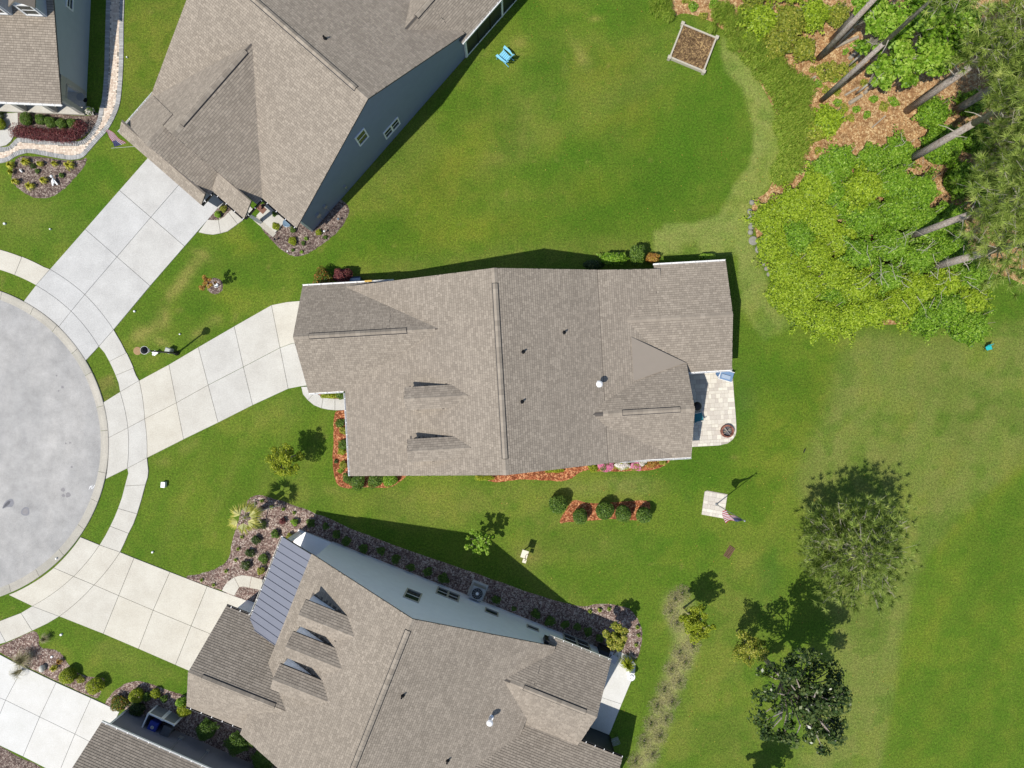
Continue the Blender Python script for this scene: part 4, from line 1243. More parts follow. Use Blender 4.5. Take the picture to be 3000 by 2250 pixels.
HB.window('v', -14.0, 1, (1653.0, 1881.5), (1724.4, 1884.4), 2, 'trim')
HB.pipe(1179, 2038); HB.pipe(1311, 2228); HB.pipe(1436, 2102, 'white')
HB.box('garage_door', M['white'], -10.99, -10.94, -25.0, -20.2, 0.05, 2.3)
HB.box('downspout', M['metal_dark'], 7.65, 7.95, -13.98, -13.75, 2.6, 3.5)

# ---- the corner house, only its north end in view
HD = House('dark_grey_house', 'dark grey house at the lower left corner with a white gutter', -23.7, (-8.0, -33.0), 14)
HD.gable('u', -14.88, 2.0, -37.2, -33.3, -29.45, 2.80, 5.50)
HD.build_roof()
HD.block('wall', M['siding_grey'], 'u', -14.55, 1.7, [(-36.9, 0), (-29.78, 0), (-29.78, 2.75), (-33.3, 5.34), (-36.9, 2.75)])
HD.box('corner_board', M['white'], -14.62, -14.50, -29.9, -29.74, 0.0, 2.8)
HD.box('front_trim', M['white'], -14.62, -14.56, -36.0, -30.0, 0.02, 0.3)
HD.gutter('u', -14.88, 2.0, -29.45, 2.82, 1, 'white', 'white', 0.72)
HD.window_at('v', -29.78, 1, -5.6, -4.2, 0.8, 2.2, 1)
for (u, z, s) in ((-10.6, 0.5, 0.3), (-8.6, 0.7, 0.2)):
    vb = MB(); a = HD.p(u, -29.78, z); vb.box(a[0], a[0] + s, a[1], a[1] + 0.12, a[2], a[2] + s)
    vb.tube((a[0] + s / 2, a[1] + .06, a[2] + s), (a[0] + s / 2, a[1] + .06, 2.3), 0.02, n=6)
    part('utility_box', vb, M['metal_grey'], HD.e)


# ---- the north-west corner house with porch
HE = House('sage_porch_house', 'sage-grey house with white front porch columns at the upper left corner', -2.5, (-34.0, 20.0), 15)
HE.plane('u', -46.0, -28.66, 16.10, 2.82, 27.0, 5.0)
HE.build_roof()
sg = M['siding_sage']
HE.block('wall', sg, 'u', -45.5, -28.84, [(18.0, 0), (27.0, 0), (27.0, 4.85), (18.0, 3.06)])
HE.box('porch_floor', M['concrete'], -46, -28.84, 16.45, 18.0, 0.0, 0.18)
for u in (-28.98, -30.72, -32.72, -34.7):
    HE.box('porch_column', M['trim'], u - .15, u + .15, 16.48, 16.77, 0.18, 2.55)
HE.box('porch_beam', M['white'], -46, -28.84, 16.5, 16.74, 2.55, 2.72)
HE.box('porch_header', M['trim'], -29.08, -28.82, 16.78, 18.0, 2.2, 2.72)
HE.box('porch_pilaster', M['trim'], -29.08, -28.81, 17.7, 18.02, 0.18, 2.2)
HE.box('porch_rail', M['trim'], -28.98, -28.90, 16.78, 17.7, 1.9, 2.0)
HE.box('wall_base', M['siding_sage'], -45.0, -29.2, 17.9, 17.99, 0.18, 2.9)
HE.gutter('u', -46, -28.66, 16.10, 2.84, -1)
HE.window('u', -28.84, 1, (194, -18), (212, 35), 1)
for (u0, u1) in ((-30.35, -29.1), (-32.5, -31.2), (-34.6, -33.3)):
    c = (u0 + u1) / 2
    HE.block('dormer', sg, 'v', 21.0, 24.5, [(u0, 3.6), (u1, 3.6), (u1, 5.25), (c, 5.8), (u0, 5.25)])
    HE.window_at('v', 21.0, -1, u0 + 0.12, u1 - 0.12, 3.98, 5.2, 1, 'white', 0.1)
    for s in (-1, 1):
        q = [HE.p(c, 20.85, 5.86), HE.p(c + s * 0.78, 20.85, 5.18), HE.p(c + s * 0.78, 24.6, 5.18), HE.p(c, 24.6, 5.86)]
        part('dormer_roof', MB().hexa([(x, y, z - 0.08) for x, y, z in q], q, 0, 0.4), M['shingle'], HE.e)

# ------------------------------------------------------------------ plants
NG = np.random.default_rng(21)
def npmesh(name, V, mat, tone, nv=4):
    """V: (n, nv, 3) one face per row"""
    n = len(V)
    me = bpy.data.meshes.new(name)
    me.vertices.add(n * nv); me.vertices.foreach_set('co', V.astype(np.float32).ravel())
    me.loops.add(n * nv); me.loops.foreach_set('vertex_index', np.arange(n * nv, dtype=np.int32))
    me.polygons.add(n); me.polygons.foreach_set('loop_start', np.arange(0, n * nv, nv, dtype=np.int32))
    me.update(calc_edges=True)
    at = me.attributes.new('tone', 'FLOAT', 'FACE'); at.data.foreach_set('value', np.clip(tone, 0, 1).astype(np.float32))
    me.materials.append(mat)
    return me

def leaves(C, D, size, tone, up=0.55, asp=0.6, wild=0.42):
    """leaf quads at points C with outward directions D"""
    n = len(C)
    nrm = D * (1 - up) + np.array([0, 0, up]) + NG.normal(0, wild, (n, 3))
    nrm /= np.linalg.norm(nrm, axis=1, keepdims=True) + 1e-9
    t = np.cross(nrm, NG.normal(0, 1, (n, 3))); t /= np.linalg.norm(t, axis=1, keepdims=True) + 1e-9
    b = np.cross(nrm, t)
    s = (size * NG.uniform(0.55, 1.45, n))[:, None]
    fold = nrm * s * 0.12
    V = np.stack([C - t * s * 0.5, C - b * s * asp * 0.5 + fold, C + t * s * 0.5, C + b * s * asp * 0.5 + fold], 1)
    return V, tone

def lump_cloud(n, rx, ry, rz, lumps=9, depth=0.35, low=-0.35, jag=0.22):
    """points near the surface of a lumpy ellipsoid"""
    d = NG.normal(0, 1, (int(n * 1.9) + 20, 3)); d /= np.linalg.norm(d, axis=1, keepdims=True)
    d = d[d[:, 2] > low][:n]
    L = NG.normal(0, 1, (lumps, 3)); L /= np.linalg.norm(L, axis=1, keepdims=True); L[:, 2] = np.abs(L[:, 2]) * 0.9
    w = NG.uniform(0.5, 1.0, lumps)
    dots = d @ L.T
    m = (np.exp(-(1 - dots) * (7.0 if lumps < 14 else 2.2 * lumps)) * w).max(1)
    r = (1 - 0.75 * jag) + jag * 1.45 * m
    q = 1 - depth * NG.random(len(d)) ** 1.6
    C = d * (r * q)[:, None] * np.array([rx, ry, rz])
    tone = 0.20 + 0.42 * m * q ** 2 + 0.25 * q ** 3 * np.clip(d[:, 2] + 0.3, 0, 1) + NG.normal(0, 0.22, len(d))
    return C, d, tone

def stems(h, r, n=5, seed=1):
    rr = random.Random(seed); mb = MB()
    for k in range(n):
        a = rr.uniform(0, 6.28); q = rr.uniform(0.3, 0.8)
        mb.tube((0, 0, 0), (r * q * math.cos(a), r * q * math.sin(a), h * rr.uniform(0.5, 0.8)), 0.02 + 0.015 * r, 0.008, 5)
    return mb

def shrub(name, label, px, py, rpx, h, mat, leaf=0.075, dens=1.0, group=None, cat='shrub', ry=None, rot=0.0, jag=0.22, z0=0.03, flowers=None, low=-0.45, up=0.55, wild=0.42):
    x, y = P2(px, py, h * 0.55)
    rx = rpx * MPP * (1 - 0.55 * h / CAM_H)
    ryy = rx if ry is None else ry * MPP
    o = thing(name, label, cat, (x, y, z0), rad(rot), group)
    rz = h * 0.56
    area = 4 * math.pi * (((rx * ryy) ** 1.6 + (rx * rz) ** 1.6 + (ryy * rz) ** 1.6) / 3) ** (1 / 1.6)
    n = int(min(max(area * 2.0 / (leaf * leaf * 0.32) * dens * 0.62, 120), 15000))
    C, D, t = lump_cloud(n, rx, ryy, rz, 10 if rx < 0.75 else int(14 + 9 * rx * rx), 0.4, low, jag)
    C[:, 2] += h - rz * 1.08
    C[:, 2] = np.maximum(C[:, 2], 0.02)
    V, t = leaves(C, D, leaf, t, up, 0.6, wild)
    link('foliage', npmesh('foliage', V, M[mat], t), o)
    if flowers:
        fm, frac = flowers
        C, D, t = lump_cloud(int(n * frac), rx * 1.04, ryy * 1.04, rz * 1.04, 8, 0.1, 0.0, jag)
        C[:, 2] += h - rz * 1.08
        V, t = leaves(C, D, leaf * 1.05, t + 0.15, 0.6, 0.9)
        link('blossom', npmesh('blossom', V, M[fm], t), o)
    part('stems', stems(h, min(rx, ryy)), M['bark'], o)
    return o

def strap(name, label, px, py, rpx, mat='lf_lime', n=70, h=0.45, group=None, cat='plant', wid=0.03, spread=0.0):
    x, y = P2(px, py, 0.2); r = rpx * MPP
    o = thing(name, label, cat, (x, y, 0.04), 0, group)
    V = []; T = []
    for k in range(n):
        a = NG.uniform(0, 6.283); q = NG.uniform(0.45, 1.05) * r
        hh = h * NG.uniform(0.6, 1.1)
        ca, sa = math.cos(a), math.sin(a); px_, py_ = -sa * wid, ca * wid
        ox, oy = 0.0, 0.0
        if spread:
            oa, orr = NG.uniform(0, 6.283), r * math.sqrt(NG.random())
            ox, oy = orr * math.cos(oa), orr * math.sin(oa); q = spread * NG.uniform(0.5, 1.2); hh *= 0.6 + 0.6 * (1 - orr / r)
        pts = [(0.02 * ca, 0.02 * sa, 0), (q * 0.45 * ca, q * 0.45 * sa, hh), (q * 0.8 * ca, q * 0.8 * sa, hh * 0.85), (q * ca, q * sa, hh * 0.35)]
        pts = [(a_ + ox, b_ + oy, c_) for a_, b_, c_ in pts]
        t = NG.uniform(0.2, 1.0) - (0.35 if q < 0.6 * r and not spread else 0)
        for i in range(3):
            w0 = 1 - 0.25 * i; w1 = 1 - 0.25 * (i + 1) if i < 2 else 0.15
            A, B = pts[i], pts[i + 1]
            V.append([(A[0] - px_ * w0, A[1] - py_ * w0, A[2]), (B[0] - px_ * w1, B[1] - py_ * w1, B[2]), (B[0] + px_ * w1, B[1] + py_ * w1, B[2]), (A[0] + px_ * w0, A[1] + py_ * w0, A[2])])
            T.append(t)
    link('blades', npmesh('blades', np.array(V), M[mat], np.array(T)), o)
    part('crown_base', MB().ball((0, 0, 0.04), 0.07, 8, 5, (1, 1, 0.6)), M['bark'], o)
    return o

def tree(name, label, px, py, hc, rpx, rz, mat, leaf=0.14, clumps=26, per=110, trunk=0.09, group=None, branches=None, jag=0.9, limb_mat='bark', cat='tree', rfac=1.0, gap=0.33):
    """px, py: where the middle of the crown shows in the photograph, hc metres up"""
    x, y = P2(px, py, hc); r = rpx * MPP * (1 - hc / CAM_H)
    o = thing(name, label, cat, (x, y, 0), 0, group)
    tr = MB(); tr.path([(0, 0, 0), (0.03, 0.02, hc * 0.5), (0, 0.04, hc * 1.05)], [trunk * 1.25, trunk, trunk * 0.6], 9)
    part('trunk', tr, M[limb_mat], o, True)
    lm = MB(); Vs = []; Ts = []
    for k in range(clumps):
        d = NG.normal(0, 1, 3); d /= np.linalg.norm(d)
        if d[2] < -0.55: d[2] *= -1
        q = NG.uniform(0.12, 1.0) ** 0.6
        c = np.array([d[0] * r * q, d[1] * r * q, hc + d[2] * rz * q])
        lm.path([(0, 0.03, hc * 0.55 + 0.2 * d[2]), tuple(c * np.array([.55, .55, 1]) - np.array([0, 0, 0.15 * rz])), tuple(c)], [trunk * 0.45, trunk * 0.3, trunk * 0.12], 5)
        cr = r * gap * NG.uniform(0.7, 1.25)
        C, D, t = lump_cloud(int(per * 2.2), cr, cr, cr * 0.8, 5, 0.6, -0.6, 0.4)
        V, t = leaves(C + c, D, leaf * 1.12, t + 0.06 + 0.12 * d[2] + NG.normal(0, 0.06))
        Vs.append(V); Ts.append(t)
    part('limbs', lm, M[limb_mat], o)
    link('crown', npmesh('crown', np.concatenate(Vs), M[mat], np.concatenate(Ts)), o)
    return o

def tufts(C, D, size, nb, tone):
    """needle tufts: thin blades radiating about each point"""
    n = len(C)
    d = NG.normal(0, 1, (n, nb, 3)) * 0.75 + D[:, None, :]
    d /= np.linalg.norm(d, axis=2, keepdims=True)
    s = (size * NG.uniform(0.6, 1.15, (n, nb)))[..., None]
    side = np.cross(d, NG.normal(0, 1, (n, nb, 3))); side /= np.linalg.norm(side, axis=2, keepdims=True)
    w = 0.017
    P0 = C[:, None, :] + d * 0.02
    P1 = C[:, None, :] + d * s - np.array([0, 0, 0.10]) * s
    V = np.stack([P0 - side * w, P1, P0 + side * w], 2).reshape(-1, 3, 3)
    t = np.repeat(tone, nb) + NG.normal(0, 0.14, n * nb)
    return V, t

def pine(name, label, bpx, bpy, H, h0, rmax, trunk, whorls=9, arms=7, group=None, tuft=0.42, nb=20, round_=False, lean=(0, 0), dead=4, keep=None, ntuft=7, bark='bark', tone=0.35):
    x, y = P2(bpx, bpy, 0)
    o = thing(name, label, 'pine tree', (x, y, 0), 0, group)
    tr = MB(); tr.path([(0, 0, 0), (lean[0] * .4, lean[1] * .4, H * .4), (lean[0], lean[1], H)], [trunk * 1.1, trunk * 0.85, trunk * 0.2], 12)
    part('trunk', tr, M[bark], o, True)
    bm = MB(); Cs = []; Ds = []
    for k in range(whorls):
        f = k / max(whorls - 1, 1); z = h0 + (H - h0) * f
        R_ = rmax * (math.sin(math.pi * (0.16 + 0.80 * f)) ** 0.8 if round_ else (1 - 0.72 * f) * (0.72 + 0.28 * min(1, f * 4)))
        for a in range(arms):
            an = 6.283 * (a + NG.uniform(-.3, .3)) / arms + k * 0.9
            q = R_ * NG.uniform(0.7, 1.1)
            bx, by = lean[0] * z / H, lean[1] * z / H
            tip = np.array([bx + q * math.cos(an), by + q * math.sin(an), z + q * NG.uniform(0.0, 0.3)])
            mid = np.array([bx + q * .5 * math.cos(an + .1), by + q * .5 * math.sin(an + .1), z - 0.1])
            if keep and not keep(x + tip[0], y + tip[1], tip[2]): continue
            bm.path([(bx, by, z - 0.25), tuple(mid), tuple(tip)], [0.04, 0.022, 0.008], 5)
            m = max(4, int(ntuft * 1.9 * q / max(rmax, 0.1)) + 3)
            for j in range(m):
                tt = 0.35 + 0.65 * (j + NG.random()) / m
                c = mid + (tip - mid) * ((tt - .5) * 2) if tt > .5 else np.array([bx, by, z - .25]) + (mid - np.array([bx, by, z - .25])) * tt * 2
                c = c + NG.normal(0, 0.36, 3) * np.array([1, 1, .5]) + np.array([0, 0, 0.14])
                Cs.append(c); dd = np.array([math.cos(an), math.sin(an), 0.75]); Ds.append(dd / np.linalg.norm(dd))
                if NG.random() < 0.3: bm.tube(tuple(mid + (tip - mid) * NG.random()), tuple(c), 0.010, 0.005, 4)
    for k in range(dead):
        an = NG.uniform(0, 6.28); z = h0 * NG.uniform(0.45, 0.95); q = NG.uniform(0.5, 1.3)
        db = MB(); db.path([(lean[0] * z / H, lean[1] * z / H, z), (q * .6 * math.cos(an), q * .6 * math.sin(an), z + .1), (q * math.cos(an), q * math.sin(an), z - .05)], [0.04, 0.025, 0.008], 5); part('branch', db, M['bark_pale'], o)
    tag(part('branches', bm, M['bark_pale'], o), kind='stuff')
    if Cs:
        V, t = tufts(np.array(Cs), np.array(Ds), tuft, nb, tone + NG.normal(0, 0.2, len(Cs)))
        link('needles', npmesh('needles', V, M['lf_pine'], t, 3), o)
    return o

def pale_branches(parent, r, h, n, seed):
    rr = random.Random(seed)
    for k in range(n):
        mb = MB(); a = rr.uniform(0, 6.28); q = rr.uniform(0.1, 0.8) * r
        p = Vector((q * math.cos(a), q * math.sin(a), h * rr.uniform(0.88, 1.0)))
        an = rr.uniform(0, 6.28)
        for s in range(rr.randint(2, 4)):
            d = Vector((math.cos(an), math.sin(an), rr.uniform(-0.1, 0.25))) * rr.uniform(0.25, 0.5)
            mb.tube(p, p + d, 0.018 - s * 0.003, 0.014 - s * 0.003, 5)
            if rr.random() < 0.6:
                e = Vector((math.cos(an + 0.9), math.sin(an + 0.9), 0.1)) * rr.uniform(0.15, 0.35)
                mb.tube(p + d * 0.5, p + d * 0.5 + e, 0.009, 0.005, 4)
            p = p + d; an += rr.uniform(-0.7, 0.7)
        part('bare_branch', mb, M['bark_pale'], parent)

# ---- planting of the north-west corner house
for i, (px, py, r) in enumerate(((75, 348, 20), (119, 349, 16), (148, 357, 17), (179, 361, 15), (212, 361, 15))):
    shrub('boxwood', '%s round green boxwood from the left in the row below the white porch' % ORD[i], px, py, r, 0.75, 'lf_green', 0.06, group='boxwoods below the porch')
hd = thing('burgundy_hedge', 'L-shaped clipped burgundy hedge wrapping the boxwoods by the paver path', 'hedge', (*P2(140, 392, 0.5), 0.03))
Vs, Ts = [], []
hx, hy = P2(140, 392, 0.5)
line = [(45, 384), (90, 390), (150, 397), (205, 400), (225, 385), (245, 362)]
for a, b in zip(line[:-1], line[1:]):
    m = max(2, int(math.hypot(b[0] - a[0], b[1] - a[1]) / 9))
    for k in range(m):
        t_ = k / m
        c = P2(a[0] + (b[0] - a[0]) * t_, a[1] + (b[1] - a[1]) * t_, 0.5)
        C, D, t = lump_cloud(420, 0.5, 0.5, 0.48, 5, 0.4, -0.6, 0.3)
        C += np.array([c[0] - hx, c[1] - hy, 0.45])
        V, t = leaves(C, D, 0.065, t); Vs.append(V); Ts.append(t)
link('foliage', npmesh('foliage', np.concatenate(Vs), M['lf_red'], np.concatenate(Ts)), hd)
sm = MB()
for p in line:
    c = P2(*p, 0.3); sm.tube((c[0] - hx, c[1] - hy, 0), (c[0] - hx, c[1] - hy, 0.5), 0.03, 0.015, 5)
part('stems', sm, M['bark'], hd)
shrub('rose_bush', 'white flowering bush at the porch corner beside the paver path', 263, 325, 13, 0.6, 'lf_green', 0.06, flowers=('lf_white', 0.25), jag=0.4)
shrub('yellow_shrub', 'yellow-green shrub cut by the left edge beside the concrete entry walk', -2, 363, 18, 0.7, 'lf_yellow', 0.06)
shrub('yellow_shrub', 'dark shrub at the left edge in the porch shade', -2, 338, 12, 0.5, 'lf_dark', 0.06)
for px, py, r, lab in ((76, 475, 14, 'lime strap-leaf clump beside the path border, upper left of the island bed'), (120, 480, 10, 'small lime strap-leaf clump second from left along the path border'), (163, 481, 11, 'medium lime strap-leaf clump third from left along the path border'), (205, 485, 17, 'largest lime strap-leaf clump, nearest the path bend'), (33, 485, 13, 'yellowed strap-leaf clump at the left corner of the island bed'), (48, 533, 12, 'lime strap-leaf clump low at the left of the island bed'), (90, 546, 15, 'lime strap-leaf clump at the bottom of the island bed'), (130, 529, 13, 'lime strap-leaf clump beside the white garden statue')):
    strap('strap_leaf_plant', lab, px, py, r, group='strap-leaf plants of the island bed')
strap('strap_leaf_plant', 'drooping yellow strap-leaf clump spilling over the left bed edge', 34, 505, 10, n=40, group='strap-leaf plants of the island bed')
shrub('small_shrub', 'small dark green mound in the middle of the island bed', 109, 501, 7, 0.3, 'lf_green', 0.05)
shrub('small_shrub', 'small round green mound right of the white garden statue', 180, 513, 7, 0.35, 'lf_green', 0.05)
shrub('small_shrub', 'dark purple low plant near the path border of the island bed', 96, 487, 9, 0.25, 'lf_dark', 0.05, jag=0.5)
# ---- bed at the corner of the blue gabled house
for px, py, r, h, m, lab in ((807, 663, 12, 0.45, 'lf_yellow', 'bright bushy plant between the birdbath and the bed edge'), (856, 706, 13, 0.5, 'lf_yellow', 'bushy yellow-green plant low in the corner bed'), (859, 674, 10, 0.35, 'lf_green', 'dark green plant beside the blue birdbath'), (933, 681, 9, 0.4, 'lf_yellow', 'small yellow-green shrub at the slate-blue wall corner'), (888, 713, 7, 0.25, 'lf_green', 'low sprig right of the bushy yellow-green plant'), (805, 627, 9, 0.35, 'lf_green', 'green plant under the eave by the entry step'), (953, 695, 6, 0.25, 'lf_green', 'tiny green sprig near the right end of the corner bed'), (897, 699, 6, 0.25, 'lf_bright', 'pale sprig in the middle of the corner bed'), (884, 738, 5, 0.2, 'lf_bright', 'tiny sprig at the lower edge of the corner bed'), (858, 733, 5, 0.2, 'lf_green', 'tiny green tuft at the lowest left of the corner bed')):
    shrub('garden_plant', lab, px, py, r, h, m, 0.055, jag=0.4)
shrub('boxwood', 'round bright boxwood in the small bed by the garage of the blue gabled house', 638, 628, 10, 0.5, 'lf_bright', 0.055)
shrub('garden_plant', 'brownish low shrub between the boxwood and the garage wall', 655, 612, 11, 0.3, 'lf_scrub', 0.055, jag=0.5)
# ---- sapling in the mulch ring
tree('sapling', 'thin sapling with orange-yellow new leaves in the round mulch ring', 608, 832, 1.5, 24, 0.55, 'lf_bronze', 0.07, 14, 30, 0.025, gap=0.28)
# ---- planting of the middle house
shrub('photinia', 'red-tipped shrub at the north corner of the middle house garage', 945, 816, 32, 1.7, 'lf_mixed', 0.085, jag=0.35)
shrub('photinia', 'dark reddish shrub behind the garage gutter, right of the red-tipped one', 1002, 808, 27, 1.7, 'lf_red', 0.085, jag=0.4)
shrub('evergreen_shrub', 'large leafy green shrub behind the middle house, left of the bronze one', 1800, 757, 52, 1.7, 'lf_bright', 0.11, 0.8, ry=24, jag=0.35)
shrub('evergreen_shrub', 'tall dark-topped shrub behind the middle house', 1868, 742, 28, 2.0, 'lf_green', 0.1, jag=0.45)
shrub('evergreen_shrub', 'deep shaded shrub close to the north wall of the middle house', 1740, 775, 38, 0.9, 'lf_dark', 0.1, ry=15)
shrub('bronze_shrub', 'orange-brown shrub behind the middle house by the screened porch roof', 1912, 755, 22, 1.0, 'lf_bronze', 0.08, ry=16, jag=0.4)
shrub('evergreen_shrub', 'small bright shrub at the porch eave on the far north corner', 2073, 752, 22, 1.2, 'lf_bright', 0.09, ry=12, jag=0.4)
shrub('porch_shrub', 'leafy shrub under the garage eave beside the front walk', 965, 1157, 32, 0.8, 'lf_yellow', 0.08, ry=11, jag=0.4)
shrub('porch_shrub', 'dark shrub end under the garage eave by the front walk', 1000, 1158, 18, 0.9, 'lf_green', 0.08, ry=12, jag=0.4)
for px, py, r, h, m, lab in ((1047, 1410, 25, 0.95, 'lf_green', 'leafy shrub left of the two dark ones under the south eave'), (1098, 1408, 24, 1.0, 'lf_green', 'middle leafy shrub under the south eave of the front bed'), (1143, 1405, 24, 0.9, 'lf_bright', 'right leafy shrub under the south eave of the front bed'), (1018, 1400, 15, 0.7, 'lf_green', 'shrub at the outer corner of the red front bed'), (997, 1240, 14, 0.4, 'lf_green', 'low plant at the top of the red front bed'), (1007, 1262, 13, 0.45, 'lf_scrub', 'orange-green plant in the upper part of the red front bed'), (1008, 1305, 17, 0.7, 'lf_green', 'dark shrub halfway along the red front bed'), (1001, 1322, 12, 0.4, 'lf_yellow', 'yellow-green plant below the halfway shrub of the red front bed'), (998, 1379, 8, 0.3, 'lf_bright', 'small bright tuft low in the red front bed'), (984, 1352, 6, 0.25, 'lf_dark', 'tiny dark tuft at the lawn edge of the red front bed'), (1004, 1362, 12, 0.4, 'lf_scrub', 'olive plant under the gutter low in the red front bed')):
    shrub('front_bed_plant', lab, px, py, r, h, m, 0.075, jag=0.4)
shrub('rear_bed_shrub', 'yellow-green shrub at the left tip of the rear red bed', 1420, 1400, 26, 0.6, 'lf_yellow', 0.075, ry=11, jag=0.45)
shrub('rear_bed_shrub', 'long low yellow-green shrub under the eave in the rear red bed', 1623, 1376, 32, 0.5, 'lf_yellow', 0.075, ry=9, jag=0.4)
shrub('rear_bed_shrub', 'golden shrub left of the pink azalea', 1736, 1366, 17, 0.6, 'lf_yellow', 0.075, jag=0.4)
shrub('azalea', 'deep pink azalea in full bloom beside the south wall', 1774, 1367, 20, 0.8, 'lf_green', 0.07, flowers=('lf_pink', 1.3), jag=0.35)
shrub('azalea', 'white azalea right of the deep pink one', 1822, 1362, 26, 0.7, 'lf_yellow', 0.07, ry=14, flowers=('lf_white', 1.0), jag=0.4)
shrub('azalea', 'pale pink azalea right of the white one', 1863, 1366, 17, 0.6, 'lf_scrub', 0.07, ry=13, flowers=('lf_pink', 0.45), jag=0.4)
shrub('azalea', 'second white azalea tucked under the white gutter', 1880, 1356, 14, 0.6, 'lf_green', 0.07, ry=9, flowers=('lf_white', 0.7), jag=0.4)
shrub('bronze_shrub', 'bronze low shrub near the right end of the rear red bed', 1912, 1360, 20, 0.35, 'lf_bronze', 0.07, ry=12, jag=0.45)
shrub('bronze_shrub', 'olive-bronze shrub at the right tip of the rear red bed', 1942, 1352, 14, 0.4, 'lf_scrub', 0.07, ry=11, jag=0.45)
for i, (px, py, r, h) in enumerate(((1634, 1478, 28, 1.75), (1701, 1514, 23, 1.45), (1772, 1498, 28, 1.7), (1827, 1505, 25, 1.6), (1888, 1510, 24, 1.6))):
    shrub('cone_shrub', '%s clipped green shrub from the left in the red mulch island' % ORD[i], px, py, r, h, 'lf_green', 0.075, group='clipped shrubs of the mulch island', jag=0.16, low=-0.9)
# lawn trees
tree('young_tree', 'young yellow-green tree on the front lawn beside the red front bed', 832, 1345, 2.3, 50, 0.95, 'lf_yellow', 0.08, 56, 55, 0.045, gap=0.25)
tree('small_tree', 'small tree with round bright leaf clusters beside the house shadow', 1405, 1588, 1.9, 40, 0.8, 'lf_bright', 0.13, 30, 26, 0.04, gap=0.2)
tree('corner_tree', 'olive-green tree in the pink mulch beside the south patio', 1809, 1863, 2.0, 40, 0.9, 'lf_scrub', 0.10, 34, 80, 0.05, gap=0.3)
tree('lawn_tree', 'yellow-green tree standing at the top of the dry grass bed', 2040, 1828, 3.2, 52, 1.2, 'lf_yellow', 0.085, 60, 60, 0.06, gap=0.24)
tree('lawn_tree', 'sparse brownish-green tree left of the dark magnolia shadow', 2196, 1890, 2.6, 52, 1.1, 'lf_scrub', 0.10, 34, 50, 0.05, gap=0.3, limb_mat='bark_pale')
tree('magnolia', 'dark glossy magnolia with ragged arms on the lower lawn', 2350, 2050, 6.4, 155, 2.2, 'lf_dark', 0.17, 84, 46, 0.13, gap=0.19)
tree('magnolia', 'tree below the lower edge whose crown tip and shadow show', 2242, 2342, 3.0, 62, 1.2, 'lf_dark', 0.15, 40, 60, 0.08, gap=0.26)
pine('lone_pine', 'lone round pine with grey inner twigs on the east lawn', 2424, 1570, 6.2, 1.4, 3.4, 0.15, 9, 12, tuft=0.40, nb=26, round_=True, dead=3, ntuft=11, tone=0.26)
# dry grass tufts in the bed, two rows
for i, (px, py) in enumerate(((2000, 1738), (1978, 1756), (1966, 1792), (1984, 1826), (2030, 1895), (1992, 1912), (2008, 1942), (1968, 1962), (1990, 2000), (1946, 2022), (1970, 2058), (1925, 2070), (1952, 2108), (1908, 2122), (1934, 2158), (1888, 2174), (1912, 2212), (1862, 2232))):
    g = strap('grass_tuft', '%s grey-green grass tuft from the top of the dry grass bed' % ORD[i], px, py, 23, 'lf_dry', 260, 0.16, 'grass tufts of the dry bed', 'grass', 0.007, 0.2)
    V = []; T = []
    for k in range(70):
        a = NG.uniform(0, 6.283); q = NG.uniform(0.08, 0.22); ca, sa = math.cos(a), math.sin(a)
        V.append([(-sa * .008, ca * .008, 0), (sa * .008, -ca * .008, 0), (q * ca, q * sa, NG.uniform(0.2, 0.34))]); T.append(NG.uniform(0, 0.7))
    link('green_blades', npmesh('green_blades', np.array(V), M['lf_green'], np.array(T), 3), g)
# ---- planting of the south house
for px, py, r, m, lab in ((763, 1537, 16, 'lf_dark', 'dark shrub under the palm support stake'), (806, 1566, 13, 'lf_green', 'bright green shrub between the palm and the porch column'), (749, 1581, 14, 'lf_dark', 'dark shrub left of the bright green one, below the palm'), (731, 1621, 14, 'lf_dark', 'dark shrub third down in the left column of the palm bed'), (772, 1638, 15, 'lf_green', 'bright green shrub beside the metal porch roof'), (721, 1657, 15, 'lf_dark', 'dark shrub lowest in the left column of the palm bed'), (864, 1532, 12, 'lf_bright', 'light green shrub right of the burgundy one'), (909, 1531, 13, 'lf_green', 'shrub half in the house shadow at the end of the palm bed'), (826, 1526, 10, 'lf_red', 'small blackish burgundy shrub in the palm bed'), (847, 1571, 10, 'lf_scrub', 'olive tuft beside the white porch column'), (763, 1674, 13, 'lf_scrub', 'thin olive shrub above the curved front walk')):
    shrub('palm_bed_shrub', lab, px, py, r, 0.55, m, 0.065, jag=0.5)
for i, (px, py) in enumerate(((766, 1468), (795, 1486), (829, 1492), (861, 1503), (708, 1574), (697, 1609), (689, 1641), (661, 1674), (745, 1478), (590, 1700), (625, 1715))):
    strap('groundcover_tuft', ('%s small green tuft from the palm along the lawn edge of the palm bed' % ORD[i]) if i < 9 else ('small tuft beside the south driveway, %s from the left' % ORD[i - 9]), px, py, 7, 'lf_fern', 40, 0.2, 'small tufts of the palm bed', 'plant', 0.02)
for i, (px, py, r) in enumerate(((953, 1542, 10), (986, 1567, 12), (1015, 1585, 14), (1065, 1607, 14), (1116, 1614, 13), (1159, 1638, 14), (1203, 1661, 12), (1253, 1675, 13), (1300, 1694, 16))):
    shrub('shaded_shrub', '%s dark shrub from the porch in the shaded bed along the pale blue wall' % ORD[i], px, py, r, 0.6, 'lf_green', 0.07, group='shrubs in the shaded wall bed', jag=0.45)
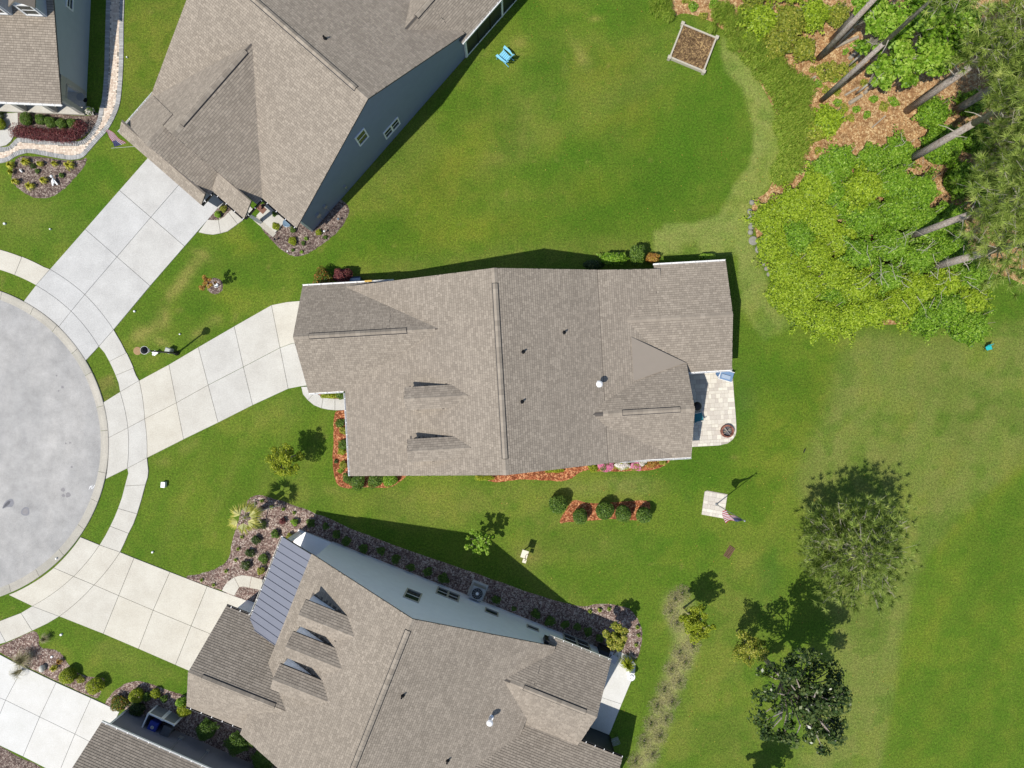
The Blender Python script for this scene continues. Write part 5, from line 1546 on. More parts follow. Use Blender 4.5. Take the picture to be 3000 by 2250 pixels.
for i, (px, py, r) in enumerate(((1453, 1757, 13), (1505, 1784, 7), (1570, 1800, 14), (1610, 1820, 16), (1655, 1829, 12), (1691, 1838, 12), (1722, 1853, 13), (1758, 1870, 12))):
    shrub('shaded_shrub', '%s dark shrub right of the air conditioner along the pale blue wall' % ORD[i], px, py, r, 0.6, 'lf_green', 0.07, group='shrubs in the shaded wall bed', jag=0.45)
for i, (px, py) in enumerate(((1729, 1792), (1758, 1787), (1785, 1785), (1868, 1838), (1872, 1862), (1864, 1890))):
    strap('bed_plant', ('%s small green plant from the left at the sunny tip of the wall bed' % ORD[i]) if i < 3 else ('%s small green plant down the right edge of the wall bed' % ORD[i - 3]), px, py, 8, 'lf_fern', 40, 0.25, 'small plants at the bed tip', 'plant', 0.025)
strap('patio_plant', 'potted arching yellow-green plant at the top of the south patio', 1836, 1938, 26, 'lf_yellow', 130, 0.9, None, 'plant', 0.03)
# ---- bed between the south driveway and the bright driveway
for px, py, r, h, m, lab in ((197, 1981, 24, 1.0, 'lf_yellow', 'left round golden shrub beside the bright driveway'), (277, 2010, 25, 1.0, 'lf_yellow', 'right round golden shrub beside the bright driveway'), (398, 2038, 22, 1.0, 'lf_yellow', 'golden shrub above the trash screen'), (455, 2033, 14, 0.6, 'lf_yellow', 'small golden shrub right of the one above the trash screen'), (346, 2062, 26, 0.8, 'lf_mixed', 'red and green shrub at the end of the bright driveway'), (538, 2080, 21, 0.9, 'lf_yellow', 'golden shrub at the corner of the south house garage'), (530, 2058, 15, 0.8, 'lf_bright', 'pale-leaved shrub beside the garage corner'), (428, 2040, 14, 0.6, 'lf_green', 'shaded green shrub between the golden ones'), (480, 2048, 11, 0.5, 'lf_green', 'dark small shrub in the shade above the trash screen'), (601, 2142, 36, 1.4, 'lf_green', 'left large shrub in the shaded gap between the houses'), (692, 2182, 38, 1.4, 'lf_green', 'middle large shrub in the shaded gap between the houses'), (768, 2228, 40, 1.3, 'lf_green', 'right large shrub in the shaded gap between the houses'), (745, 2160, 26, 1.0, 'lf_green', 'shrub against the south house wall in the shaded gap'), (400, 2078, 24, 0.6, 'lf_dark', 'dark shrub in shade beside the corner board'), (235, 1990, 13, 0.3, 'lf_scrub', 'brownish grass between the two round golden shrubs')):
    shrub('divider_shrub', lab, px, py, r, h, m, 0.07, jag=0.18 if m == 'lf_yellow' else 0.35)
strap('strap_leaf_plant', 'spiky yellow plant left of the golden shrubs by the bright driveway', 161, 1956, 13, n=50)
strap('grass_clump', 'wispy brown ornamental grass at the left of the divider bed', 78, 1925, 38, 'lf_dry', 240, 0.9, None, 'grass', 0.008)
strap('grass_clump', 'fine grey-green grass clump beside the south pavement', 135, 1868, 20, 'lf_dry', 160, 0.5, None, 'grass', 0.008)
strap('grass_clump', 'brown grass leaning over the bright driveway edge', 60, 1965, 26, 'lf_dry', 120, 0.8, None, 'grass', 0.007)
strap('red_grass', 'small reddish grass near the white cap in the divider bed', 175, 1937, 13, 'lf_bronze', 60, 0.35, None, 'grass', 0.015)

# ---- palm on its stakes
pm = thing('palm_tree', 'young palm held by wooden stakes in the pink mulch bed', 'palm tree', (*P2(766, 1492, 0), 0.03))
tr = MB(); tr.path([(0, 0, 0), (0.03, 0, 1.4), (0, 0.02, 2.95)], [0.2, 0.18, 0.17], 12)
part('trunk', tr, M['bark'], pm, True)
for k, adeg in enumerate((200, 278, 66, 135, 330, 22)):
    an = rad(adeg + R.uniform(-8, 8)); L = (0.62, 0.4, 0.5, 0.42, 0.5, 0.55)[k]; dz = R.uniform(0.05, 0.3)
    ca, sa = math.cos(an), math.sin(an)
    fr = MB().tube((0, 0, 2.95), (ca * L * .75, sa * L * .75, 3.0 + dz), 0.02, 0.014, 5, 0, 0.3)
    base = Vector((ca * L * .75, sa * L * .75, 3.0 + dz))
    for j in range(22):
        a2 = an + (j - 10.5) * 0.095
        ln = 0.85 * (1 - 0.025 * abs(j - 10.5)) * R.uniform(0.85, 1.1)
        d = Vector((math.cos(a2), math.sin(a2), R.uniform(-0.45, -0.05)))
        s = Vector((-math.sin(a2), math.cos(a2), 0)) * 0.034
        m_ = base + d * ln * 0.5 + Vector((0, 0, 0.04)); e_ = base + d * ln - Vector((0, 0, 0.12))
        t = R.uniform(0.25, 1.0)
        fr.add([base - s * .5, m_ - s, m_ + s, base + s * .5], [(0, 1, 2, 3)], 0, t); fr.add([m_ - s, e_, m_ + s], [(0, 1, 2)], 0, t)
    part('frond', fr, M['lf_palm'], pm)
for q in ((775, 1548), (748, 1462), (820, 1480)):
    b = P3(*q, 0); l = P3(766, 1492, 0)
    part('stake', MB().tube((b.x - l.x, b.y - l.y, 0.0), (0.0, 0.0, 1.2), 0.035, 0.03, 6), M['timber'], pm)

# ---- the wood
def cover(pts, r0, r1, h0, h1, seed):
    rr = random.Random(seed)
    return [(px, py, rr.uniform(r0, r1), rr.uniform(h0, h1)) for px, py in pts]
VINES = cover([(2262, 640), (2272, 720), (2330, 600), (2345, 690), (2318, 790), (2300, 860), (2395, 545), (2410, 640), (2400, 745), (2372, 840), (2360, 905), (2465, 590), (2470, 700), (2455, 800), (2440, 880), (2420, 930), (2500, 930)], 62, 82, 1.7, 2.9, 5)
for i, (px, py, r, h) in enumerate(VINES):
    h = 1.2 + (px - 2240) / 160.0 if px < 2400 else h
    s = shrub('vine_thicket', '%s yellow-green vine mound of the thicket edge, counted from the round stones' % ORD[i], px, py, r, h, 'lf_bright' if i in (3, 11, 14) else 'lf_vine', 0.12, 0.9, 'yellow-green vine mounds', 'thicket', jag=0.5, z0=0, up=0.82, wild=0.3)
BUSH = cover([(2540, 545), (2545, 640), (2530, 740), (2520, 840), (2560, 910), (2625, 530), (2630, 620), (2620, 715), (2605, 810), (2640, 890), (2700, 560), (2712, 655), (2700, 750), (2690, 845), (2715, 930), (2785, 640), (2790, 735), (2775, 830), (2790, 905), (2850, 800), (2845, 885), (2850, 955), (2470, 470), (2560, 470), (2640, 450), (2430, 500)], 62, 84, 2.6, 4.2, 6)
for i, (px, py, r, h) in enumerate(BUSH):
    if i > 21: h = 2.0
    s = shrub('green_thicket', '%s bright green bush of the thicket heart, counted away from the yellow edge' % ORD[i], px, py, r, h, 'lf_vine' if i in (0, 3, 4, 9, 13, 17, 20) else 'lf_bright', 0.13, 0.9, 'green bushes of the thicket', 'thicket', jag=0.55, z0=0, up=0.8, wild=0.33)
    if i in (2, 3, 7, 8, 9, 12, 13, 16, 17, 24):
        pale_branches(s, r * MPP * 0.85, h * 1.02, 4, i)
for i, (px, py, r, h) in enumerate(((2770, 420, 80, 2.4), (2740, 330, 60, 2.0), (2830, 520, 70, 2.6), (2870, 400, 60, 2.5), (2900, 560, 60, 2.5), (2850, 300, 50, 2.0))):
    shrub('shade_thicket', '%s dark bush in the pine shade, counted from the leaning trunk' % ORD[i], px, py, r, h, 'lf_bright', 0.14, 0.9, 'dark bushes in the pine shade', 'thicket', jag=0.42, z0=0)
WEEDS = [(2440, 185, 12), (2478, 150, 10), (2500, 190, 14), (2395, 245, 14), (2420, 265, 12), (2455, 300, 13), (2530, 240, 12), (2445, 235, 10), (2380, 205, 12), (2510, 320, 12), (2490, 345, 14), (2340, 450, 14), (2395, 440, 12), (2030, 22, 16), (2062, 45, 12), (2095, 12, 18), (2010, -5, 16), (2560, 290, 16), (2590, 310, 14), (2620, 300, 18), (2450, 265, 15), (2540, 335, 14), (2470, 320, 16)]
for i, (px, py, r) in enumerate(WEEDS):
    shrub('floor_weed', '%s low green weed from the dark trunks on the orange straw floor' % ORD[i], px, py, r, 0.3, 'lf_bright' if i % 2 else 'lf_scrub', 0.09, group='weeds on the straw floor', cat='plant', jag=0.6, z0=0.01, up=0.8)
for i, (px, py, r, h) in enumerate(((2235, 55, 68, 1.6), (2320, 55, 66, 1.8), (2285, 125, 55, 1.4), (2390, 35, 60, 2.0), (2360, 140, 48, 1.5), (2455, 40, 46, 1.6), (2430, 350, 62, 1.5), (2395, 385, 40, 1.1), (2210, -30, 60, 1.6), (2330, -40, 60, 1.8), (2420, 210, 30, 0.9), (2470, 210, 26, 0.8))):
    shrub('scrub_bush', '%s olive-yellow scrub bush of the wood, counted from the raised garden bed' % ORD[i], px, py, r, h, 'lf_scrub' if i % 3 else 'lf_vine', 0.13, 0.85, 'olive scrub bushes', 'bush', jag=0.5, z0=0, up=0.8, wild=0.35)
for i, (px, py, r, h) in enumerate(((2215, 150, 44, 1.0), (2252, 195, 46, 1.0), (2290, 245, 46, 1.1), (2315, 305, 46, 1.1), (2340, 265, 40, 1.0), (2345, 360, 42, 1.0), (2325, 420, 40, 1.0), (2312, 478, 36, 0.9), (2290, 510, 30, 0.8), (2275, 225, 34, 0.8), (2305, 370, 36, 0.9))):
    strap('fern_clump', '%s soft green fern clump from the raised garden bed along the lawn edge' % ORD[i], px, py, r * 1.12, 'lf_fern', 1300, h * 0.8, 'fern clumps along the lawn edge', 'fern', 0.016, 0.3)
for i, (px, py, r) in enumerate(((1935, 18, 32), (1958, 48, 14), (2118, 40, 34), (2152, 80, 34), (2190, 40, 28), (2082, 84, 11), (2150, 130, 18), (2195, 115, 28))):
    strap('fern_clump', '%s green tuft from the left around the top of the raised garden bed' % ORD[i], px, py, r, 'lf_fern', 700, 0.7, 'tufts near the garden bed', 'fern', 0.015, 0.25)
for i, (px, py, r, h) in enumerate(((2590, 95, 80, 5.0), (2690, 60, 88, 5.5), (2790, 55, 85, 5.5), (2640, 185, 66, 4.2), (2735, 160, 72, 4.6), (2580, 215, 46, 3.2), (2850, 130, 62, 4.6), (2560, 20, 60, 5.0))):
    t_ = tree('understory_tree', '%s leafy understory tree with pale branches at the top of the wood' % ORD[i], px, py, h, r, 1.1, 'lf_bright', 0.19, 30, 62, 0.06, 'understory trees', jag=0.4, limb_mat='bark_pale', gap=0.3)
    pale_branches(t_, r * MPP * 0.7, h + 0.9, 5, 40 + i)
pine('tall_pine', 'tall pine with the thick trunk rising beside the orange straw clearing', 2656, 325, 17.0, 8.8, 3.2, 0.22, 6, 9, 'tall pines', nb=46, tuft=0.48)
pine('tall_pine', 'tall pine whose long grey trunk crosses the middle of the wood', 2648, 477, 18.0, 10.8, 3.3, 0.23, 6, 9, 'tall pines', nb=46, tuft=0.48, dead=6)
pine('tall_pine', 'tall pine standing lowest in the thicket with a bare pale limb', 2641, 702, 17.5, 9.6, 3.3, 0.21, 6, 9, 'tall pines', nb=46, tuft=0.48, dead=6)
pine('tall_pine', 'pine at the right edge whose trunk is hidden by its needles', 2705, 790, 15.0, 7.6, 3.2, 0.24, 5, 9, 'tall pines', nb=46, tuft=0.48)
pine('tall_pine', 'pine crown filling the right edge above the clearing', 2790, 330, 14.0, 5.8, 3.2, 0.24, 5, 9, 'tall pines', nb=46, tuft=0.48)
pine('tall_pine', 'pine crown at the right edge below the clearing', 2800, 520, 13.0, 4.8, 3.0, 0.22, 5, 9, 'tall pines', nb=46, tuft=0.48)
pine('slim_pine', 'slim bare-trunked pine slanting across the upper wood', 2406, 295, 20.0, 14.0, 3.0, 0.15, 5, 6, 'bare trunked pines', dead=3)
pine('slim_pine', 'dark trunk left of the slim pine at the top edge', 2397, 172, 19.0, 13.0, 2.8, 0.17, 5, 6, 'bare trunked pines', dead=1)
pine('slim_pine', 'thick dark trunk cut by the top edge', 2440, 118, 19.0, 13.0, 2.8, 0.24, 5, 6, 'bare trunked pines', dead=1)
# fallen logs
for (a, b, r, lab) in (((2450, 134), (2518, 104), 0.12, 'long fallen log beside the dark trunks'), ((2492, 168), (2526, 138), 0.14, 'pale short log below the long fallen one'), ((2492, 300), (2528, 277), 0.14, 'weathered log end at the clearing edge'), ((2536, 270), (2572, 235), 0.12, 'weathered log pointing to the understory trees'), ((2375, 236), (2392, 221), 0.12, 'short stump log near the fern clumps'), ((2480, 275), (2520, 252), 0.08, 'thin grey log among the scrub'), ((2208, 33), (2240, -8), 0.11, 'pale log at the top edge among the scrub'), ((2560, 370), (2600, 335), 0.05, 'thin dead branch lying across the clearing')):
    m_ = P3((a[0] + b[0]) / 2, (a[1] + b[1]) / 2, 0.3)
    o = thing('fallen_log', lab, 'log', (m_.x, m_.y, 0.01), 0, 'fallen logs')
    A, B = P3(*a, 0.3), P3(*b, 0.3)
    part('wood', MB().tube((A.x - m_.x, A.y - m_.y, r), (B.x - m_.x, B.y - m_.y, r), r, r * 0.8, 9), M['log'], o)

# ------------------------------------------------------------------ edging stones
for i, (px, py, r) in enumerate(((2203, 593, 8), (2197, 620, 9), (2198, 637, 8), (2200, 651, 8), (2201, 665, 8), (2199, 680, 8), (2223, 730, 11), (2229, 746, 7), (2234, 760, 8), (2238, 772, 7), (2246, 787, 7), (2253, 803, 7))):
    x, y = P2(px, py, 0.12)
    lab = ('%s edging stone from the top of the stone row' % ORD[i]) if i < 6 else ('%s edging stone below the big round stone' % ORD[i - 6])
    tag(link('edging_stone', MB().ball((0, 0, 0.10), r * MPP * 1.05, 11, 7, (1, R.uniform(.8, 1.05), 0.75), rough=0.09, seed=i).mesh('edging_stone', M['stone'], True), None, (x, y, 0.0), R.uniform(0, 3)), lab, 'stone', 'stones edging the thicket')
tag(link('round_stone', MB().lathe([(0.27, 0.0), (0.30, 0.04), (0.30, 0.11), (0.25, 0.14), (0.05, 0.145)], 22).mesh('round_stone', M['stone']), None, (*P2(2207, 705, 0.1), 0.0)), 'big flat round stone in the middle of the stone row', 'stone')

# ------------------------------------------------------------------ raised timber garden bed
c4 = [Vector(P2(*p, 0.3)) for p in ((2000, 69), (2100, 110), (2062, 210), (1961, 168))]
ctr = sum(c4, Vector((0, 0))) / 4
gb = thing('raised_garden_bed', 'square timber raised garden bed full of brown soil near the wood', 'garden bed', (ctr.x, ctr.y, 0.0))
c4 = [p - ctr for p in c4]
for i in range(4):
    a, b = c4[i], c4[(i + 1) % 4]
    d = (b - a).normalized(); n = Vector((-d.y, d.x))
    if n.dot(-(a + b)) < 0: n = -n
    for k, z in enumerate((0.02, 0.16)):
        q = [a + d * .09, b - d * .09, b - d * .09 + n * 0.055, a + d * .09 + n * 0.055]
        part('board', MB().prism([tuple(p) for p in q], z, z + 0.13), M['timber'], gb)
    q = [a + d * .1 - n * .02, b - d * .1 - n * .02, b - d * .1 + n * 0.085, a + d * .1 + n * 0.085]
    part('cap_board', MB().prism([tuple(p) for p in q], 0.295, 0.33), M['timber'], gb)
    part('corner_post', MB().prism([(a.x + .13 * math.cos(t), a.y + .13 * math.sin(t)) for t in (0.4, 1.97, 3.54, 5.11)], 0, 0.345).prism([(a.x + .16 * math.cos(t), a.y + .16 * math.sin(t)) for t in (0.4, 1.97, 3.54, 5.11)], 0.346, 0.39), M['timber'], gb)
part('soil', MB().prism([tuple(p * 0.965) for p in c4], 0.0, 0.22), M['soil'], gb)

# ------------------------------------------------------------------ blue garden chair
M['chair_blue'] = plain('chair_blue_plastic', (0.22, 0.56, 0.74), 0.45, 0.06)
def adirondack():
    o = thing('garden_chair', 'light blue slatted garden chair on the lawn by the screened porch', 'chair', (*P2(1478, 164, 0.35), 0.0), rad(-41 - 90))
    m = M['chair_blue']     # local: the sitter faces -y
    for i in range(5):
        y0 = -0.30 + i * 0.115; z0 = 0.37 - i * 0.035
        part('seat_slat', MB().box(-0.25, 0.25, y0, y0 + 0.105, z0 - 0.012, z0 + 0.012), m, o)
    for i in range(5):
        x = (i - 2) * 0.118; top = 0.98 - 0.035 * (i - 2) ** 2
        b0, b1 = Vector((x, 0.24, 0.22)), Vector((x * 1.22, 0.56, top))
        w = Vector((0.053, 0, 0)); t = Vector((0, 0.018, 0.008))
        part('back_slat', MB().hexa([b0 - w, b0 + w, b1 + w * 1.1, b1 - w * 1.1], [p + t for p in (b0 - w, b0 + w, b1 + w * 1.1, b1 - w * 1.1)]), m, o)
    for s in (-1, 1):
        arm = [(s * 0.28, -0.36), (s * 0.45, -0.38), (s * 0.44, 0.1), (s * 0.34, 0.42), (s * 0.29, 0.42), (s * 0.30, 0.1)]
        part('armrest', MB().prism(arm, 0.555, 0.58), m, o)
        part('leg', MB().box(s * 0.345 - 0.05, s * 0.345 + 0.05, -0.34, -0.31, 0, 0.555), m, o)
        part('rail', MB().hexa([(s * 0.27 - .012, -0.36, 0.26), (s * 0.27 + .012, -0.36, 0.26), (s * 0.27 + .012, 0.6, 0.0), (s * 0.27 - .012, 0.6, 0.0)], [(s * 0.27 - .012, -0.36, 0.37), (s * 0.27 + .012, -0.36, 0.37), (s * 0.27 + .012, 0.6, 0.08), (s * 0.27 - .012, 0.6, 0.08)]), m, o)
    part('back_rail', MB().box(-0.42, 0.42, 0.41, 0.44, 0.525, 0.555), m, o)
adirondack()

# ------------------------------------------------------------------ flags
M['flag_red'] = plain('flag_red', (0.45, 0.025, 0.045), 0.7, 0.05); M['flag_white'] = plain('flag_white', (0.78, 0.76, 0.76), 0.7, 0.03); M['flag_blue'] = plain('flag_blue', (0.03, 0.035, 0.16), 0.7, 0.05)
def flag(parent, f, W_=1.5, H_=0.9, nu=20):
    """f(s, t) -> local point; s along the fly, t from bottom to top. Thirteen stripes, blue canton with stars."""
    mb = MB()
    for i in range(nu):
        for j in range(13):
            s0, s1 = i / nu, (i + 1) / nu; t0, t1 = j / 13, (j + 1) / 13
            canton = s1 <= 0.401 and j >= 6
            mi = 2 if canton else (0 if j % 2 == 0 else 1)
            q = [f(s0, t0), f(s1, t0), f(s1, t1), f(s0, t1)]
            mb.add(q, [(0, 1, 2, 3)], mi)
    for r_ in range(9):
        for c_ in range(6 if r_ % 2 == 0 else 5):
            s = 0.4 * (0.09 + (c_ + (0 if r_ % 2 == 0 else 0.5)) * 0.164); t = 6 / 13 + 7 / 13 * (0.1 + r_ * 0.1)
            p = f(s, t); a = f(s + 0.012, t); b = f(s, t + 0.02)
            nn = (a - p).cross(b - p).normalized() * 0.004
            for sg in (1, -1):
                pts = []
                for k in range(10):
                    rr = 1.0 if k % 2 == 0 else 0.42; an = math.pi / 2 + k * math.pi / 5
                    pts.append(p + (a - p) * (rr * math.cos(an)) + (b - p) * (rr * math.sin(an)) + nn * sg)
                mb.add(pts, [tuple(range(10))], 1)
    return part('flag', mb, [M['flag_red'], M['flag_white'], M['flag_blue']], parent)

fp = thing('flagpole', 'thin grey flagpole with a drooping striped flag on the square paver pad', 'flagpole', (*P2(2098, 1477, 0), 0.045))
part('pole', MB().tube((0, 0, 0), (0, 0, 5.7), 0.035, 0.022, 10), M['metal_grey'], fp)
part('finial', MB().ball((0, 0, 5.74), 0.06), M['metal_grey'], fp)
part('base_collar', MB().lathe([(0.09, 0), (0.09, 0.05), (0.05, 0.08)], 12), M['metal_grey'], fp)
def drape(s, t):
    x = -0.66 * math.sin(s * 1.35) - 0.03 + 0.04 * math.sin(s * 10 + t * 4)
    y = s * (-0.42 + 0.75 * (1 - t)) + 0.09 * math.sin(s * 11 + 2 * t) * s
    z = 4.75 + 0.85 * t * (1 - 0.72 * s) - 1.05 * s ** 1.1 + 0.07 * math.sin(s * 8 + t * 7)
    return Vector((x, y, z))
flag(fp, drape)
hf = thing('house_flag', 'striped flag on a short pole at the garage corner beside the paver path', 'flag', (*P2(392, 424, 2.0), 0.0))
wx, wy = P2(392, 424, 2.0)
tip = P3(326, 434, 2.75); 
part('pole', MB().tube((0.25, -0.05, 1.9), (tip.x - wx, tip.y - wy, 2.75), 0.015, n=7), M['offwhite'], hf)
c1, c2, c3 = P3(336, 432, 2.7) - Vector((wx, wy, 0)), P3(370, 420, 2.25) - Vector((wx, wy, 0)), P3(312, 380, 1.3) - Vector((wx, wy, 0))
def hang(s, t):
    hoist = c2 + (c1 - c2) * t
    far = c3 + (c1 - c2) * (t - 0.5) * 0.28
    p = hoist + (far - hoist) * s
    return p + Vector((0.03 * math.sin(s * 10 + t * 5), 0.03 * math.cos(s * 8), -0.12 * math.sin(s * 3.0)))
flag(hf, hang)

# ------------------------------------------------------------------ street lamp and what stands by it
lp = thing('street_lamp', 'black street lamp post with a round lantern between the driveways', 'street lamp', (*P2(519, 1035, 0), 0.0))
part('base', MB().lathe([(0.16, 0), (0.16, 0.1), (0.11, 0.3), (0.08, 0.5)], 12), M['metal_dark'], lp)
part('post', MB().tube((0, 0, 0.4), (0, 0, 3.75), 0.06, 0.045, 10), M['metal_dark'], lp)
ln = part('lantern', MB().lathe([(0.05, 3.7), (0.13, 3.78), (0.16, 3.86), (0.2, 4.2), (0.21, 4.22)], 16), M['offwhite'], lp)
part('lantern_cap', MB().lathe([(0.215, 4.22), (0.225, 4.25), (0.16, 4.34), (0.05, 4.42), (0.02, 4.5)], 16), M['metal_dark'], ln)
part('lantern_rim', MB().lathe([(0.212, 4.20), (0.25, 4.20), (0.25, 4.23), (0.212, 4.23)], 20), M['metal_grey'], ln)
M['tan_cover'] = plain('tan_cover', (0.34, 0.22, 0.11), 0.9, 0.2, 10)
tag(link('round_cover', MB().lathe([(0.27, 0), (0.27, 0.02), (0.24, 0.03), (0.05, 0.032)], 22).mesh('round_cover', M['tan_cover']), None, (*P2(403, 1028), 0.0)), 'tan round cover in the lawn left of the lamp head', 'cover')
ub = thing('utility_box', 'grey-green utility box on the lawn beside the lamp post', 'utility box', (*P2(494, 1027, 0.35), 0), rad(-20))
M['box_green'] = plain('utility_grey_green', (0.42, 0.44, 0.40), 0.6, 0.06)
part('cabinet', MB().box(-0.16, 0.16, -0.16, 0.16, 0, 0.5), M['box_green'], ub); part('lid', MB().hexa([(-.18, -.18, .501), (.18, -.18, .501), (.18, .18, .501), (-.18, .18, .501)], [(-.14, -.14, .56), (.14, -.14, .56), (.14, .14, .56), (-.14, .14, .56)]), M['box_green'], ub)
sn = thing('yard_sign', 'small white yard sign below the lamp post arm', 'sign', (*P2(454, 1034, 0.3), 0), rad(40))
part('panel', MB().hexa([(-.16, -.13, .28), (.16, -.13, .28), (.13, .14, .33), (-.13, .14, .33)], [(-.16, -.13, .30), (.16, -.13, .30), (.13, .14, .35), (-.13, .14, .35)]), M['white'], sn)
part('panel', MB().box(-.22, -.165, -.05, .06, .27, .29), M['white'], sn)
part('stake', MB().tube((0, 0, 0), (0, 0, .3), .015, n=6), M['metal_grey'], sn)
wb = thing('white_box', 'white utility box standing on the front lawn beside the pavement bend', 'utility box', (*P2(479, 1420, 0.2), 0), rad(-5))
part('body', MB().box(-.12, .12, -.17, .17, 0, .28), M['white'], wb); part('lid', MB().box(-.13, .13, -.18, .18, .281, .31), M['pvc'], wb)
for px, py, r, lab in ((393, 912, 0.07, 'small white cap at the edge of the north driveway'), (446, 1618, 0.07, 'white cap on the lawn near the south driveway'), (178, 1860, 0.08, 'white cap in the lawn strip below the south driveway'), (151, 1925, 0.08, 'white cap in the divider bed'), (12, 655, 0.08, 'white cap at the left edge of the north lawn'), (146, 671, 0.05, 'tiny white cap on the lawn left of the north driveway'), (633, 836, 0.15, 'white cap in the mulch ring of the sapling'), (842, 736, 0.05, 'tiny white light at the edge of the corner bed'), (526, 979, 0.05, 'tiny pale cap on the lawn right of the lamp'), (371, 167, 0.045, 'tiny white cap on the lawn strip by the paver path'), (166, 1636, 0.06, 'white cap on the kerb by the south driveway')):
    tag(link('pipe_cap', MB().lathe([(r, 0), (r, 0.1), (r * 0.8, 0.13), (0.01, 0.135)], 12).mesh('pipe_cap', M['pvc']), None, (*P2(px, py, 0.1), 0.08 if px == 166 else 0.0)), lab, 'cap', 'white caps in the lawns')
dl = thing('dome_light', 'shiny rounded stone dome beside the bright driveway', 'ornament', (*P2(124, 1958, 0.2), 0.03))
part('dome', MB().ball((0, 0, 0.2), 0.24, 14, 9, (0.75, 1.0, 1.0)), M['offwhite'], dl)
part('foot', MB().lathe([(0.2, 0), (0.2, 0.04), (0.12, 0.08)], 12), M['stone'], dl)

# ------------------------------------------------------------------ garden ornaments
st = thing('garden_statue', 'white garden statue with spread wings lying low in the island bed', 'statue', (*P2(159, 530, 0.2), 0.05), rad(10))
part('body', MB().ball((0, 0, 0.2), 0.13, 12, 8, (0.75, 1.5, 1.1)), M['white'], st, True)
part('head', MB().ball((-0.03, 0.26, 0.33), 0.10, 10, 7), M['white'], st, True)
for s in (-1, 1):
    part('wing', MB().hexa([(s * .02, -.08, .2), (s * .12, -.3, .1), (s * .2, -.26, .1), (s * .10, .02, .25)], [(s * .02, -.08, .26), (s * .12, -.3, .15), (s * .2, -.26, .15), (s * .10, .02, .31)]), M['white'], st)
s2_ = thing('garden_ornament', 'small white bird ornament on the left of the island bed', 'ornament', (*P2(63, 501, 0.15), 0.05), rad(40))
part('body', MB().ball((0, 0, 0.14), 0.09, 10, 7, (0.7, 1.7, 0.9)), M['white'], s2_, True); part('leg', MB().tube((0, 0, 0), (0, 0, .12), 0.015, n=5), M['metal_grey'], s2_); part('beak', MB().tube((0, .15, .17), (0, .25, .15), .02, .004, 6), M['metal_grey'], s2_)
bb = thing('birdbath', 'blue glazed birdbath under the eave in the corner bed', 'birdbath', (*P2(842, 655, 0.6), 0.04))
M['bath_blue'] = plain('bath_glaze', (0.16, 0.24, 0.32), 0.3, 0.15)
part('pedestal', MB().lathe([(0.16, 0), (0.1, 0.1), (0.07, 0.35), (0.12, 0.6)], 14), M['stone'], bb)
part('bowl', MB().lathe([(0.1, 0.58), (0.24, 0.66), (0.27, 0.70), (0.24, 0.71), (0.16, 0.675), (0.02, 0.665)], 20), M['bath_blue'], bb)
pt = thing('flower_pot', 'terracotta mat and pot on the entry step of the blue gabled house', 'pot', (*P2(766, 612, 0.25), 0.2), rad(-41))
M['terracotta'] = plain('terracotta', (0.20, 0.10, 0.07), 0.8, 0.25)
part('mat', MB().box(-.28, .28, -.2, .2, 0.0, 0.02), M['terracotta'], pt); part('pot', MB().lathe([(0.09, 0.021), (0.13, 0.2), (0.14, 0.22), (0.11, 0.22), (0.1, 0.16)], 14, (-.1, 0, 0)), M['terracotta'], pt)
for px, py, lab in ((952, 679, 'small white garden light near the right side of the corner bed'), (993, 643, 'pale blue ornament stake near the right end of the corner bed'), (807, 702, 'dark garden lantern at the left of the corner bed')):
    o = thing('garden_light', lab, 'garden light', (*P2(px, py, 0.2), 0.04))
    part('stem', MB().tube((0, 0, 0), (0, 0, .3), .012, n=6), M['metal_dark'], o); part('head', MB().lathe([(0.02, .3), (0.07, .33), (0.07, .37), (0.01, .42)], 10), M['pvc'] if 'white' in lab else (M['bath_blue'] if 'blue' in lab else M['metal_dark']), o)
fd = thing('bird_feeder', 'cream bird feeder house on a post beside the shadow of the pale blue house', 'bird feeder', (*P2(1536, 1611, 0), 0), rad(-17))
M['cream'] = plain('cream_wood', (0.72, 0.66, 0.52), 0.7, 0.06)
part('post', MB().tube((0, 0, 0), (0, 0, 1.1), 0.04, n=8), M['metal_dark'], fd)
part('box', MB().box(-.16, .16, -.2, .2, 1.0, 1.18), M['cream'], fd)
part('roof', MB().hexa([(-.21, -.25, 1.19), (.21, -.25, 1.19), (.21, .25, 1.19), (-.21, .25, 1.19)], [(-.21, -.25, 1.21), (.21, -.25, 1.21), (.21, .25, 1.24), (-.21, .25, 1.24)]), M['cream'], fd)
part('side_tray', MB().box(.0, .24, -.56, -.30, 1.12, 1.15), M['cream'], fd)
hk = MB(); pp = [Vector((.2 + .12 * math.cos(a), -.12 + .2 * math.sin(a), 1.26)) for a in (0.6, 1.3, 2.0, 2.7, 3.4, 4.1, 4.6)]
for a, b in zip(pp[:-1], pp[1:]): hk.tube(a, b, .012, n=5)
hk.tube(pp[-1], (.12, -.43, 1.16), .012, n=5)
part('hook', hk, M['metal_dark'], fd)
gr = thing('drain_grate', 'dark wooden slatted panel lying on the lawn below the flagpole pad', 'grate', (*P2(2136, 1617, 0), 0.0), rad(58))
M['grate'] = plain('grate_brown', (0.16, 0.085, 0.055), 0.8, 0.3)
for i in range(9):
    part('slat', MB().box(-.38 + i * .09, -.38 + i * .09 + .045, -.21, .21, .035, .055), M['grate'], gr)
for y in (-.19, 0, .17):
    part('rail', MB().box(-.40, .41, y - .02, y + .03, 0.0, .034), M['grate'], gr)

